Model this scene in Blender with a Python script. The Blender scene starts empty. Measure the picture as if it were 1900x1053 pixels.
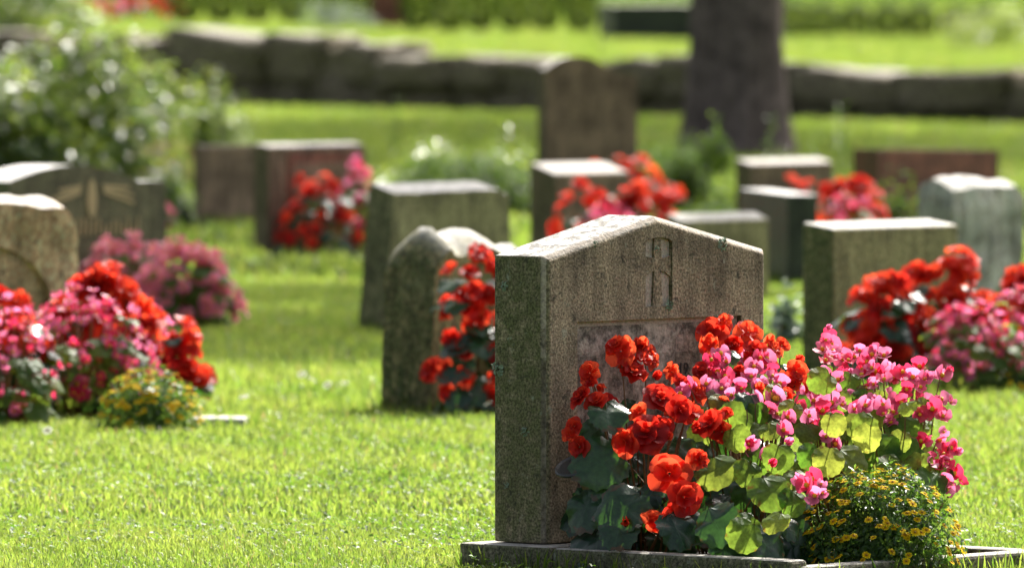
import bpy, bmesh, math, random
import numpy as np
from mathutils import Vector, Matrix, noise

random.seed(7)
S = bpy.context.scene
COL = S.collection
R = math.radians

# ------------------------------------------------------------------ camera
FPX, HZ, CAMH = 18000.0, -58.0, 1.23          # focal length in photo pixels, horizon row, eye height
PITCH = math.atan((526.5 - HZ) / FPX)
cam = bpy.data.cameras.new('camera'); camo = bpy.data.objects.new('camera', cam); COL.objects.link(camo)
camo.location = (0, 0, CAMH); camo.rotation_euler = (math.pi / 2 - PITCH, 0, 0)
cam.sensor_width = 36; cam.lens = 36 * FPX / 1900
cam.clip_start = 0.5; cam.clip_end = 2000
cam.dof.use_dof = True; cam.dof.focus_distance = 19.55
cam.dof.aperture_fstop = cam.lens / 42.0; cam.dof.aperture_blades = 0
S.camera = camo

# ------------------------------------------------------------------ sky, sun, exposure
SUN_AZ, SUN_EL = R(66), R(43)                 # azimuth measured from +X towards +Y
W = bpy.data.worlds.new('World'); S.world = W; W.use_nodes = True
nt = W.node_tree
sky = nt.nodes.new('ShaderNodeTexSky'); sky.sky_type = 'NISHITA'; sky.sun_disc = False; sky.dust_density = 6.0; sky.ozone_density = 0.6; sky.air_density = 0.5
sky.sun_elevation = SUN_EL; sky.sun_rotation = math.pi / 2 - SUN_AZ
bg = nt.nodes['Background']; bg.inputs['Strength'].default_value = 0.145
hsv = nt.nodes.new('ShaderNodeHueSaturation'); hsv.inputs['Saturation'].default_value = 0.55     # hazy, whitish summer sky
nt.links.new(sky.outputs[0], hsv.inputs['Color']); nt.links.new(hsv.outputs[0], bg.inputs['Color'])
sl = bpy.data.lights.new('sun', 'SUN'); sl.energy = 5.0; sl.angle = R(0.53); sl.color = (1.0, 0.95, 0.86)
so = bpy.data.objects.new('sun', sl); COL.objects.link(so)
sdir = Vector((math.cos(SUN_EL) * math.cos(SUN_AZ), math.cos(SUN_EL) * math.sin(SUN_AZ), math.sin(SUN_EL)))
so.rotation_euler = sdir.to_track_quat('Z', 'Y').to_euler(); so.location = sdir * 60
vs = S.view_settings; vs.view_transform = 'Standard'; vs.look = 'None'; vs.gamma = 1; vs.use_curve_mapping = False
vs.exposure = 1.08
cy = S.cycles
cy.use_denoising = True
try: cy.denoiser = 'OPENIMAGEDENOISE'
except Exception: pass
cy.max_bounces = 7; cy.diffuse_bounces = 3; cy.glossy_bounces = 2; cy.transmission_bounces = 4; cy.transparent_max_bounces = 4
cy.caustics_reflective = False; cy.caustics_refractive = False; cy.sample_clamp_indirect = 4.0

# ------------------------------------------------------------------ picture geometry -> places
_fw = Vector((0, math.cos(PITCH), -math.sin(PITCH))); _up = Vector((0, math.sin(PITCH), math.cos(PITCH)))
def ray(px, py): return _fw + Vector((1, 0, 0)) * ((px - 950) / FPX) + _up * ((526.5 - py) / FPX)
EYE = Vector((0, 0, CAMH))
def ground(px, py, z=0.0):
    r = ray(px, py); return EYE + r * ((z - CAMH) / r.z)
def at_depth(px, py, d):
    r = ray(px, py); return EYE + r * (d / r.y)
def scale_at(d): return FPX / d

# ------------------------------------------------------------------ object helpers
def link(name, me, mats=(), parent=None, loc=None, mtx=None, label=None, cat=None, group=None, kind=None, smooth=False):
    o = bpy.data.objects.new(name, me); COL.objects.link(o)
    if me is not None and mats:
        for m in mats:
            if m.name not in [x.name for x in me.materials if x]: me.materials.append(m)
    if smooth and me is not None: me.polygons.foreach_set('use_smooth', [True] * len(me.polygons))
    if parent is not None: o.parent = parent
    if loc is not None: o.location = loc
    if mtx is not None: o.matrix_basis = mtx
    for k, v in (('label', label), ('category', cat), ('group', group), ('kind', kind)):
        if v: o[k] = v
    return o
def thing(name, label, cat, loc, rz=0.0, group=None):
    o = link(name, None, loc=loc, label=label, cat=cat, group=group); o.rotation_euler = (0, 0, rz)
    o.empty_display_size = 0.1
    return o
def np_mesh(name, V, quads=None, tris=None, tint=None, uv=None):
    me = bpy.data.meshes.new(name)
    nq = 0 if quads is None else len(quads); nt_ = 0 if tris is None else len(tris)
    me.vertices.add(len(V)); me.vertices.foreach_set('co', np.asarray(V, np.float32).ravel())
    L = []
    if nq: L.append(np.asarray(quads, np.int32).ravel())
    if nt_: L.append(np.asarray(tris, np.int32).ravel())
    L = np.concatenate(L)
    me.loops.add(len(L)); me.loops.foreach_set('vertex_index', L)
    st = np.concatenate([np.arange(nq) * 4, nq * 4 + np.arange(nt_) * 3]).astype(np.int32)
    me.polygons.add(nq + nt_); me.polygons.foreach_set('loop_start', st)
    me.update(calc_edges=True)
    if tint is not None:
        a = me.attributes.new('tint', 'FLOAT', 'POINT'); a.data.foreach_set('value', np.asarray(tint, np.float32))
    if uv is not None:
        u = me.uv_layers.new(name='UVMap'); u.data.foreach_set('uv', np.asarray(uv, np.float32)[L].ravel())
    return me
def bm_mesh(name, bm):
    me = bpy.data.meshes.new(name); bmesh.ops.recalc_face_normals(bm, faces=bm.faces); bm.to_mesh(me); bm.free(); return me
def add_box(bm, x0, x1, y0, y1, z0, z1):
    v = [bm.verts.new(p) for p in ((x0, y0, z0), (x1, y0, z0), (x1, y1, z0), (x0, y1, z0), (x0, y0, z1), (x1, y0, z1), (x1, y1, z1), (x0, y1, z1))]
    for f in ((0, 3, 2, 1), (4, 5, 6, 7), (0, 1, 5, 4), (1, 2, 6, 5), (2, 3, 7, 6), (3, 0, 4, 7)): bm.faces.new([v[i] for i in f])
    return v
def add_prism(bm, poly, y0, y1):
    """poly: (x, z) outline, extruded from y0 to y1"""
    a = [bm.verts.new((x, y0, z)) for x, z in poly]; b = [bm.verts.new((x, y1, z)) for x, z in poly]
    bm.faces.new(a); bm.faces.new(b[::-1]); n = len(poly)
    for i in range(n): bm.faces.new((a[i], b[i], b[(i + 1) % n], a[(i + 1) % n]))
def bevel(bm, off, seg=1, pred=None):
    e = [x for x in bm.edges if pred is None or pred(x)]
    bmesh.ops.bevel(bm, geom=e, offset=off, segments=seg, affect='EDGES', profile=0.5, clamp_overlap=True)
def boolean_cut(me, cutters):
    """subtract prism cutters from me, return new mesh"""
    a = bpy.data.objects.new('tmp_a', me); COL.objects.link(a)
    objs = []
    for c in cutters:
        b = bpy.data.objects.new('tmp_b', c); COL.objects.link(b); objs.append(b)
        m = a.modifiers.new('b', 'BOOLEAN'); m.operation = 'DIFFERENCE'; m.object = b; m.solver = 'EXACT'
    dg = bpy.context.evaluated_depsgraph_get(); dg.update()
    out = bpy.data.meshes.new_from_object(a.evaluated_get(dg))
    bpy.data.objects.remove(a)
    for b in objs: bpy.data.objects.remove(b)
    return out
def tube(bm, pts, radii, n=4, mat=0):
    prev = None
    for i, p in enumerate(pts):
        d = (pts[min(i + 1, len(pts) - 1)] - pts[max(i - 1, 0)])
        if d.length < 1e-9: d = Vector((0, 0, 1))
        q = d.to_track_quat('Z', 'Y')
        ring = [bm.verts.new(p + q @ Vector((math.cos(2 * math.pi * k / n) * radii[i], math.sin(2 * math.pi * k / n) * radii[i], 0))) for k in range(n)]
        if prev:
            for k in range(n):
                f = bm.faces.new((prev[k], prev[(k + 1) % n], ring[(k + 1) % n], ring[k])); f.material_index = mat
        prev = ring

# ------------------------------------------------------------------ materials
def new_mat(name):
    m = bpy.data.materials.new(name); m.use_nodes = True
    t = m.node_tree; b = t.nodes['Principled BSDF']; return m, t, b
def N(t, kind, **kw):
    n = t.nodes.new('ShaderNode' + kind)
    for k, v in kw.items():
        if k in n.inputs: n.inputs[k].default_value = v
        else: setattr(n, k, v)
    return n
def ramp(t, fac, stops):
    n = t.nodes.new('ShaderNodeValToRGB'); e = n.color_ramp.elements
    while len(e) < len(stops): e.new(0.5)
    for i, (p, c) in enumerate(stops):
        e[i].position = p; e[i].color = (*c, 1) if len(c) == 3 else c
    t.links.new(fac, n.inputs['Fac']); return n
def mixc(t, fac, a, b, mode='MIX'):
    n = t.nodes.new('ShaderNodeMix'); n.data_type = 'RGBA'; n.blend_type = mode
    for s, v in ((0, fac), (6, a), (7, b)):
        if hasattr(v, 'is_linked') or hasattr(v, 'links'): t.links.new(v, n.inputs[s])
        else: n.inputs[s].default_value = v if s == 0 else ((*v, 1) if len(v) == 3 else v)
    return n.outputs[2]
def math_(t, op, a, b=None, c=None, clamp=False):
    n = t.nodes.new('ShaderNodeMath'); n.operation = op; n.use_clamp = clamp
    for i, v in enumerate((a, b, c)):
        if v is None: continue
        if hasattr(v, 'links'): t.links.new(v, n.inputs[i])
        else: n.inputs[i].default_value = v
    return n.outputs[0]

def stone_mat(name, dark, mid, light, moss=(0.045, 0.06, 0.02), moss_amt=0.3, side_moss=0.0, lichen=0.3, speck=220.0, rough=0.85, bump=0.5, top_glare=0.0, pecked=None, warm=(1.10, 1.0, .80), gain=1.6, dark_top=0.0):
    dark, mid, light = [tuple(min(.6, c * gain * w) for c, w in zip(q, warm)) for q in (dark, mid, light)]
    moss = tuple(c * 1.45 for c in moss)
    m, t, b = new_mat(name)
    tc = N(t, 'TexCoord'); oc = tc.outputs['Object']
    n1 = N(t, 'TexNoise', Scale=speck, Detail=2.0, Roughness=0.6); t.links.new(oc, n1.inputs['Vector'])
    n2 = N(t, 'TexNoise', Scale=7.0, Detail=5.0, Roughness=0.65); t.links.new(oc, n2.inputs['Vector'])
    n3 = N(t, 'TexNoise', Scale=38.0, Detail=5.0, Roughness=0.7); t.links.new(oc, n3.inputs['Vector'])
    mp = N(t, 'Mapping'); mp.inputs['Scale'].default_value = (22, 22, 3); t.links.new(oc, mp.inputs['Vector'])
    n4 = N(t, 'TexNoise', Scale=1.6, Detail=4.0, Roughness=0.6); t.links.new(mp.outputs[0], n4.inputs['Vector'])      # rain streaks
    base = ramp(t, n1.outputs['Fac'], [(0.3, dark), (0.5, mid), (0.7, light)]).outputs[0]
    patch = ramp(t, n2.outputs['Fac'], [(0.35, (0.45, 0.45, 0.45)), (0.65, (1.3, 1.3, 1.3))]).outputs[0]
    base = mixc(t, 1.0, base, patch, 'MULTIPLY')
    streak = ramp(t, n4.outputs['Fac'], [(0.38, (0.55, 0.55, 0.53)), (0.6, (1.1, 1.1, 1.1))]).outputs[0]
    base = mixc(t, 0.75, base, streak, 'MULTIPLY')
    # algae and moss: more of it on the side turned away from the sun's path, by noise elsewhere
    sx = N(t, 'SeparateXYZ'); t.links.new(tc.outputs['Normal'], sx.inputs[0])
    side = math_(t, 'MULTIPLY', math_(t, 'MULTIPLY', sx.outputs[0], -1.0, clamp=True), side_moss)
    mm = math_(t, 'ADD', math_(t, 'MULTIPLY', ramp(t, n2.outputs['Fac'], [(0.42, (0, 0, 0)), (0.68, (1, 1, 1))]).outputs[0], moss_amt), side)
    mm = math_(t, 'MULTIPLY', mm, ramp(t, n3.outputs['Fac'], [(0.33, (0.25, 0.25, 0.25)), (0.55, (1, 1, 1))]).outputs[0], clamp=True)
    mosscol = ramp(t, n1.outputs['Fac'], [(0.35, tuple(c * 0.45 for c in moss)), (0.65, tuple(c * 1.5 for c in moss))]).outputs[0]
    base = mixc(t, mm, base, mosscol)
    # dark and pale crustose lichen
    vo = N(t, 'TexNoise', Scale=26.0, Detail=6.0, Roughness=0.75); t.links.new(oc, vo.inputs['Vector'])
    lm = math_(t, 'MULTIPLY', ramp(t, vo.outputs['Fac'], [(0.60, (0, 0, 0)), (0.66, (1, 1, 1))]).outputs[0], lichen, clamp=True)
    base = mixc(t, lm, base, (0.33, 0.36, 0.28))
    dm = math_(t, 'MULTIPLY', ramp(t, vo.outputs['Fac'], [(0.36, (1, 1, 1)), (0.43, (0, 0, 0))]).outputs[0], 0.8, clamp=True)
    base = mixc(t, dm, base, (0.03, 0.03, 0.022))
    if top_glare > 0:  # sun glare on upward faces, painted into the stone colour
        tp = math_(t, 'MULTIPLY', math_(t, 'MULTIPLY', math_(t, 'SUBTRACT', sx.outputs[2], 0.55, clamp=True), 2.2, clamp=True), top_glare)
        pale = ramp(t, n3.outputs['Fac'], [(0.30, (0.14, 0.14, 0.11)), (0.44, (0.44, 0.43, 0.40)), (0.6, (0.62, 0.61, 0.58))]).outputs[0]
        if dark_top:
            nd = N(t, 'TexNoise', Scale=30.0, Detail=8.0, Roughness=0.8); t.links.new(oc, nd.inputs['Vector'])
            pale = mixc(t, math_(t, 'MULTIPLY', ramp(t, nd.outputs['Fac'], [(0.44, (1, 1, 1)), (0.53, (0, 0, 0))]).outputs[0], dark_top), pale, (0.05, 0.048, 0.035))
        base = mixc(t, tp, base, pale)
    if pecked:
        so_ = N(t, 'SeparateXYZ'); t.links.new(oc, so_.inputs[0])
        inn = math_(t, 'MULTIPLY', math_(t, 'GREATER_THAN', so_.outputs[1], 0.005), math_(t, 'LESS_THAN', so_.outputs[1], 0.014))
        inn = math_(t, 'MULTIPLY', inn, math_(t, 'MULTIPLY', sx.outputs[1], -1.0, clamp=True))
        pk = ramp(t, n3.outputs['Fac'], [(0.38, tuple(c * .18 for c in pecked)), (0.48, tuple(c * .6 for c in pecked)), (0.56, pecked), (0.68, tuple(c * 1.5 for c in pecked))]).outputs[0]
        pk = mixc(t, math_(t, 'MULTIPLY', math_(t, 'LESS_THAN', so_.outputs[2], 0.44), 1.0), pk, mixc(t, 1.0, mixc(t, 1.0, pk, streak, 'MULTIPLY'), patch, 'MULTIPLY'))
        pk = mixc(t, math_(t, 'GREATER_THAN', so_.outputs[2], 0.5), pk, ramp(t, n1.outputs['Fac'], [(0.3, tuple(c * .8 for c in pecked)), (0.6, tuple(min(.7, c * 1.25) for c in pecked))]).outputs[0])
        base = mixc(t, math_(t, 'MULTIPLY', inn, .9), base, pk)
    t.links.new(base, b.inputs['Base Color'])
    b.inputs['Roughness'].default_value = rough; b.inputs['Specular IOR Level'].default_value = 0.35
    bp = N(t, 'Bump', Strength=bump, Distance=0.004)
    hh = math_(t, 'ADD', math_(t, 'MULTIPLY', n1.outputs['Fac'], 0.6), n3.outputs['Fac'])
    t.links.new(hh, bp.inputs['Height']); t.links.new(bp.outputs[0], b.inputs['Normal'])
    return m

def leaf_mat(name, lo, hi, trans_lo, trans_hi, tw=0.45, rough=0.4, spec=0.5, attr='tint', obj_random=False, veins=None, straw=None):
    m, t, b = new_mat(name)
    if obj_random:
        oi = N(t, 'ObjectInfo'); fac = oi.outputs['Random']
    else:
        a = N(t, 'Attribute'); a.attribute_name = attr; fac = a.outputs['Fac']
    c = ramp(t, fac, [(0.0, lo), (1.0, hi)] if not straw else [(0.0, lo), (.93, hi), (.97, straw)]).outputs[0]
    tr = ramp(t, fac, [(0.0, trans_lo), (1.0, trans_hi)] if not straw else [(0.0, trans_lo), (.93, trans_hi), (.97, straw)]).outputs[0]
    if veins:
        uvn = N(t, 'UVMap'); sx = N(t, 'SeparateXYZ'); t.links.new(uvn.outputs[0], sx.inputs[0])
        ang = math_(t, 'ARCTAN2', sx.outputs[0], sx.outputs[1])
        s = math_(t, 'ABSOLUTE', math_(t, 'SINE', math_(t, 'MULTIPLY', ang, 4.2)))
        wv = ramp(t, s, [(0.0, (1, 1, 1)), (0.13, (0.0, 0.0, 0.0))]).outputs[0]
        nz = N(t, 'TexNoise', Scale=9.0, Detail=3.0); t.links.new(uvn.outputs[0], nz.inputs['Vector'])
        mot = ramp(t, nz.outputs['Fac'], [(0.3, (0.7, 0.7, 0.7)), (0.7, (1.25, 1.25, 1.25))]).outputs[0]
        c = mixc(t, 1.0, c, mot, 'MULTIPLY')
        c = mixc(t, math_(t, 'MULTIPLY', wv, 0.6), c, veins)
        tr = mixc(t, 1.0, tr, mot, 'MULTIPLY'); tr = mixc(t, math_(t, 'MULTIPLY', wv, 0.55), tr, tuple(q * .45 for q in trans_hi))
        sub = N(t, 'VectorMath', operation='SUBTRACT'); t.links.new(uvn.outputs[0], sub.inputs[0]); sub.inputs[1].default_value = (0, .42, 0)
        ln = N(t, 'VectorMath', operation='LENGTH'); t.links.new(sub.outputs[0], ln.inputs[0])
        nb = N(t, 'TexNoise', Scale=4.0, Detail=4.0); av = N(t, 'VectorMath', operation='ADD'); t.links.new(uvn.outputs[0], av.inputs[0]); oi2 = N(t, 'ObjectInfo'); t.links.new(oi2.outputs['Location'], av.inputs[1]); t.links.new(av.outputs[0], nb.inputs['Vector'])
        br = ramp(t, math_(t, 'ADD', math_(t, 'MULTIPLY', ln.outputs['Value'], .55), math_(t, 'MULTIPLY', nb.outputs['Fac'], .75)), [(0.70, (0, 0, 0)), (0.76, (1, 1, 1))]).outputs[0]
        br = math_(t, 'MULTIPLY', br, .7); c = mixc(t, br, c, (0.11, 0.05, 0.02)); tr = mixc(t, br, tr, (0.25, 0.07, 0.02))
        bp = N(t, 'Bump', Strength=0.5, Distance=0.003)
        t.links.new(math_(t, 'ADD', math_(t, 'MULTIPLY', s, 0.6, clamp=True), math_(t, 'MULTIPLY', nz.outputs['Fac'], 0.6)), bp.inputs['Height'])
        t.links.new(bp.outputs[0], b.inputs['Normal'])
    t.links.new(c, b.inputs['Base Color'])
    b.inputs['Roughness'].default_value = rough; b.inputs['Specular IOR Level'].default_value = spec
    tb = N(t, 'BsdfTranslucent'); t.links.new(tr, tb.inputs['Color'])
    mx = N(t, 'MixShader'); mx.inputs[0].default_value = tw
    t.links.new(b.outputs[0], mx.inputs[1]); t.links.new(tb.outputs[0], mx.inputs[2])
    t.links.new(mx.outputs[0], t.nodes['Material Output'].inputs['Surface'])
    return m

def petal_mat(name, base_in, base_out, tr_in, tr_out, tw=0.5, rough=0.45, alt=None):
    """colour runs from the flower's heart (uv y = 0) to the petal rim (uv y = 1)"""
    m, t, b = new_mat(name)
    uvn = N(t, 'UVMap'); sx = N(t, 'SeparateXYZ'); t.links.new(uvn.outputs[0], sx.inputs[0])
    oi = N(t, 'ObjectInfo')
    c = ramp(t, sx.outputs[1], [(0.1, base_in), (0.85, base_out)]).outputs[0]
    tr = ramp(t, sx.outputs[1], [(0.1, tr_in), (0.85, tr_out)]).outputs[0]
    v = ramp(t, oi.outputs['Random'], [(0.0, (0.72, 0.72, 0.72)), (1.0, (1.15, 1.15, 1.15))]).outputs[0]
    c = mixc(t, 1.0, c, v, 'MULTIPLY')
    if alt:
        k = ramp(t, oi.outputs['Random'], [(0.25, (0, 0, 0)), (0.8, (1, 1, 1))]).outputs[0]
        c = mixc(t, k, c, alt[0]); tr = mixc(t, k, tr, alt[1])
    wv = N(t, 'TexWave', Scale=9.0, Distortion=2.0, Detail=1.0); t.links.new(uvn.outputs[0], wv.inputs['Vector'])
    bp = N(t, 'Bump', Strength=0.18, Distance=0.002); t.links.new(wv.outputs['Fac'], bp.inputs['Height']); t.links.new(bp.outputs[0], b.inputs['Normal'])
    t.links.new(c, b.inputs['Base Color']); b.inputs['Roughness'].default_value = rough; b.inputs['Specular IOR Level'].default_value = 0.4 if rough < .7 else .08
    tb = N(t, 'BsdfTranslucent'); t.links.new(tr, tb.inputs['Color'])
    mx = N(t, 'MixShader'); mx.inputs[0].default_value = tw
    t.links.new(b.outputs[0], mx.inputs[1]); t.links.new(tb.outputs[0], mx.inputs[2])
    t.links.new(mx.outputs[0], t.nodes['Material Output'].inputs['Surface'])
    return m
def plain_mat(name, col, rough=0.6, spec=0.4, metal=0.0, noise_scale=None, noise_amt=0.3, bump=0.0):
    m, t, b = new_mat(name)
    b.inputs['Roughness'].default_value = rough; b.inputs['Specular IOR Level'].default_value = spec; b.inputs['Metallic'].default_value = metal
    if noise_scale:
        tc = N(t, 'TexCoord'); n = N(t, 'TexNoise', Scale=noise_scale, Detail=5.0, Roughness=0.65); t.links.new(tc.outputs['Object'], n.inputs['Vector'])
        c = ramp(t, n.outputs['Fac'], [(0.3, tuple(x * (1 - noise_amt) for x in col)), (0.7, tuple(min(1, x * (1 + noise_amt)) for x in col))]).outputs[0]
        t.links.new(c, b.inputs['Base Color'])
        if bump:
            bp = N(t, 'Bump', Strength=bump, Distance=0.01); t.links.new(n.outputs['Fac'], bp.inputs['Height']); t.links.new(bp.outputs[0], b.inputs['Normal'])
    else: b.inputs['Base Color'].default_value = (*col, 1)
    return m

M = {}
M['main_stone'] = stone_mat('weathered_brown_granite', (0.055, 0.045, 0.034), (0.17, 0.135, 0.10), (0.30, 0.24, 0.19), moss=(0.072, 0.074, 0.032), moss_amt=0.22, side_moss=0.9, lichen=0.6, speck=190, bump=0.8, top_glare=0.95, pecked=(0.42, 0.36, 0.30), warm=(1.02, 1.0, .90), gain=2.0, dark_top=.85)
M['kerb'] = stone_mat('mossy_grey_granite', (0.045, 0.043, 0.038), (0.12, 0.115, 0.10), (0.22, 0.21, 0.19), moss_amt=0.45, side_moss=0.5, lichen=0.5, speck=170, bump=0.8, top_glare=0.5)
M['pink_stone'] = stone_mat('rough_pinkish_granite', (0.10, 0.075, 0.055), (0.26, 0.20, 0.15), (0.42, 0.34, 0.26), moss_amt=0.05, side_moss=0.15, gain=2.0, warm=(1.25, .95, .72), lichen=0.3, speck=90, bump=1.0, top_glare=0.8)
M['olive_stone'] = stone_mat('olive_granite', (0.05, 0.052, 0.03), (0.13, 0.125, 0.075), (0.22, 0.21, 0.14), moss_amt=0.4, side_moss=0.8, lichen=0.3, speck=90, bump=1.0, top_glare=0.9, gain=2.5)
M['green_stone'] = stone_mat('polished_green_granite', (0.042, 0.042, 0.026), (0.085, 0.085, 0.055), (0.13, 0.13, 0.088), moss_amt=0.2, side_moss=0.4, lichen=0.05, speck=120, rough=0.45, bump=0.15, top_glare=0.95, gain=1.9)
M['grey_stone'] = stone_mat('pale_grey_rough_granite', (0.14, 0.132, 0.105), (0.30, 0.285, 0.235), (0.45, 0.43, 0.37), moss_amt=0.04, side_moss=0.1, lichen=0.5, speck=80, bump=1.0, top_glare=0.9, gain=2.2, warm=(1.3, 1.0, .98))
M['greygreen_stone'] = stone_mat('grey_green_granite', (0.06, 0.060, 0.036), (0.135, 0.135, 0.08), (0.21, 0.205, 0.135), moss_amt=0.3, side_moss=0.6, lichen=0.2, speck=100, bump=0.6, top_glare=0.95, gain=2.3)
M['brown_stone'] = stone_mat('brown_granite', (0.06, 0.045, 0.038), (0.14, 0.105, 0.088), (0.22, 0.17, 0.145), moss_amt=0.15, side_moss=0.5, lichen=0.15, speck=90, bump=0.5, top_glare=0.75, gain=1.75)
M['red_stone'] = stone_mat('red_granite', (0.05, 0.022, 0.018), (0.14, 0.052, 0.042), (0.21, 0.085, 0.07), moss_amt=0.05, side_moss=0.5, lichen=0.05, speck=120, rough=0.5, bump=0.2, top_glare=0.6, gain=1.8)
M['dark_stone'] = stone_mat('dark_green_granite', (0.012, 0.018, 0.013), (0.03, 0.04, 0.03), (0.06, 0.07, 0.055), moss_amt=0.2, side_moss=0.3, lichen=0.05, speck=100, rough=0.5, bump=0.2, top_glare=0.95)
M['wall_stone'] = stone_mat('field_stone', (0.06, 0.055, 0.042), (0.15, 0.135, 0.105), (0.24, 0.22, 0.18), moss_amt=0.3, side_moss=0.1, lichen=0.3, speck=30, bump=1.0, top_glare=0.3, gain=1.35, warm=(1.12, 1.0, .8))
M['gold'] = plain_mat('gilding', (0.52, 0.40, 0.20), 0.5, 0.5, 0.1)
M['soil'] = plain_mat('dark_soil', (0.014, 0.011, 0.008), 0.95, 0.2, noise_scale=60, noise_amt=0.6, bump=1.0)
M['grass'] = leaf_mat('grass_blades', (0.035, 0.075, 0.010), (0.12, 0.155, 0.03), (0.11, 0.25, 0.018), (0.42, 0.50, 0.08), tw=0.55, rough=0.38, spec=0.45, straw=(.36, .27, .11))
M['clover'] = leaf_mat('clover', (0.03, 0.075, 0.012), (0.07, 0.12, 0.025), (0.12, 0.28, 0.02), (0.3, 0.45, 0.05), tw=0.45, rough=0.5, spec=0.35)
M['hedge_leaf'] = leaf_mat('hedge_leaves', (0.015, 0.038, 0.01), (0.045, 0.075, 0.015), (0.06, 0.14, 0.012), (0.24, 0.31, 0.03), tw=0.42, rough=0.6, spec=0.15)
M['bush_leaf'] = leaf_mat('glossy_leaves', (0.03, 0.07, 0.018), (0.10, 0.14, 0.04), (0.17, 0.36, 0.03), (0.56, 0.66, 0.09), tw=0.42, rough=0.29, spec=1.0)
M['dull_leaf'] = leaf_mat('dull_leaves', (0.015, 0.04, 0.012), (0.045, 0.085, 0.025), (0.05, 0.13, 0.015), (0.16, 0.26, 0.03), tw=0.35, rough=0.33, spec=0.4)
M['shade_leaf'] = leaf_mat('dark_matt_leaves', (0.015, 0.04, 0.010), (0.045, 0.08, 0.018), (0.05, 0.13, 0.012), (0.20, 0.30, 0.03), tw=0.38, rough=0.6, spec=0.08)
M['mound_leaf'] = leaf_mat('mound_leaves', (0.025, 0.07, 0.018), (0.07, 0.13, 0.035), (0.08, 0.22, 0.02), (0.28, 0.44, 0.05), tw=0.4, rough=0.38, spec=0.4)
M['silver_leaf'] = leaf_mat('silver_leaves', (0.16, 0.22, 0.16), (0.32, 0.38, 0.30), (0.12, 0.2, 0.1), (0.3, 0.4, 0.25), tw=0.3, rough=0.5)
M['dry_leaf'] = leaf_mat('dry_grass', (0.25, 0.17, 0.07), (0.42, 0.30, 0.14), (0.3, 0.2, 0.08), (0.5, 0.36, 0.16), tw=0.4, rough=0.6)
M['lime_leaf'] = leaf_mat('lime_leaves', (0.07, 0.12, 0.02), (0.16, 0.22, 0.05), (0.3, 0.46, 0.04), (0.6, 0.7, 0.15), tw=0.45, rough=0.3)
M['leaf_dark'] = leaf_mat('begonia_leaf_dark', (0.012, 0.04, 0.022), (0.03, 0.075, 0.03), (0.05, 0.17, 0.02), (0.14, 0.34, 0.04), tw=0.25, rough=0.30, spec=0.5, obj_random=True, veins=(0.05, 0.11, 0.05))
M['leaf_light'] = leaf_mat('begonia_leaf_light', (0.04, 0.11, 0.022), (0.11, 0.17, 0.04), (0.16, 0.36, 0.03), (0.54, 0.60, 0.08), tw=0.55, rough=0.5, spec=0.22, obj_random=True, veins=(0.14, 0.2, 0.06))
M['red'] = petal_mat('red_petals', (0.34, 0.002, 0.004), (0.56, 0.012, 0.010), (0.55, 0.006, 0.005), (0.95, 0.06, 0.03), tw=0.58, alt=((0.60, 0.028, 0.014), (0.98, 0.13, 0.045)))
M['pink'] = petal_mat('pink_petals', (0.66, 0.16, 0.30), (0.70, 0.13, 0.30), (0.85, 0.20, 0.38), (0.95, 0.28, 0.50), tw=0.5, alt=((0.62, 0.02, 0.08), (0.85, 0.05, 0.14)))
M['rose'] = petal_mat('rose_petals', (0.72, 0.16, 0.24), (0.82, 0.25, 0.36), (0.85, 0.18, 0.30), (0.98, 0.36, 0.48), tw=0.5)
M['yellow'] = petal_mat('yellow_petals', (0.55, 0.28, 0.002), (0.80, 0.62, 0.015), (0.6, 0.36, 0.006), (0.9, 0.7, 0.02), tw=0.35, rough=0.8)
M['white_petal'] = petal_mat('white_petals', (0.7, 0.7, 0.6), (0.8, 0.8, 0.78), (0.6, 0.6, 0.5), (0.8, 0.8, 0.78), tw=0.3)
M['eye'] = plain_mat('flower_eye', (0.75, 0.45, 0.02), 0.6)
M['daisy_eye'] = plain_mat('daisy_eye', (0.30, 0.17, 0.015), 0.8)
M['stem'] = plain_mat('begonia_stems', (0.16, 0.085, 0.03), 0.5, noise_scale=30, noise_amt=0.5)
M['green_stem'] = plain_mat('green_stems', (0.06, 0.10, 0.025), 0.5)
M['wood'] = plain_mat('shrub_stems', (0.07, 0.05, 0.035), 0.85, noise_scale=30)
M['bark'] = plain_mat('pine_bark', (0.135, 0.105, 0.09), 0.95, 0.2, noise_scale=9, noise_amt=0.6, bump=1.0)
M['black'] = plain_mat('dark_plastic', (0.035, 0.036, 0.034), 0.35, 0.5, noise_scale=40, noise_amt=0.4)
M['stake'] = plain_mat('pale_wood_stake', (0.45, 0.36, 0.2), 0.7)
M['lichen'] = plain_mat('leafy_lichen', (0.26, 0.33, 0.24), 0.9, noise_scale=200, noise_amt=0.5, bump=0.5)
M['slab'] = stone_mat('pale_slab', (0.2, 0.2, 0.19), (0.42, 0.41, 0.39), (0.6, 0.58, 0.55), moss_amt=0.1, lichen=0.2, speck=120)

# ground: one sheet to the horizon
def ground_mat(name, a, b_, c):
    m, t, b = new_mat(name); tc = N(t, 'TexCoord')
    n = N(t, 'TexNoise', Scale=3.0, Detail=8.0, Roughness=0.7); t.links.new(tc.outputs['Object'], n.inputs['Vector'])
    col = ramp(t, n.outputs['Fac'], [(0.3, a), (0.5, b_), (0.7, c)]).outputs[0]
    t.links.new(col, b.inputs['Base Color']); b.inputs['Roughness'].default_value = 1.0; b.inputs['Specular IOR Level'].default_value = 0.0
    return m
M['ground'] = ground_mat('turf_under_blades', (0.03, 0.05, 0.01), (0.06, 0.095, 0.015), (0.095, 0.13, 0.025))

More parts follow.
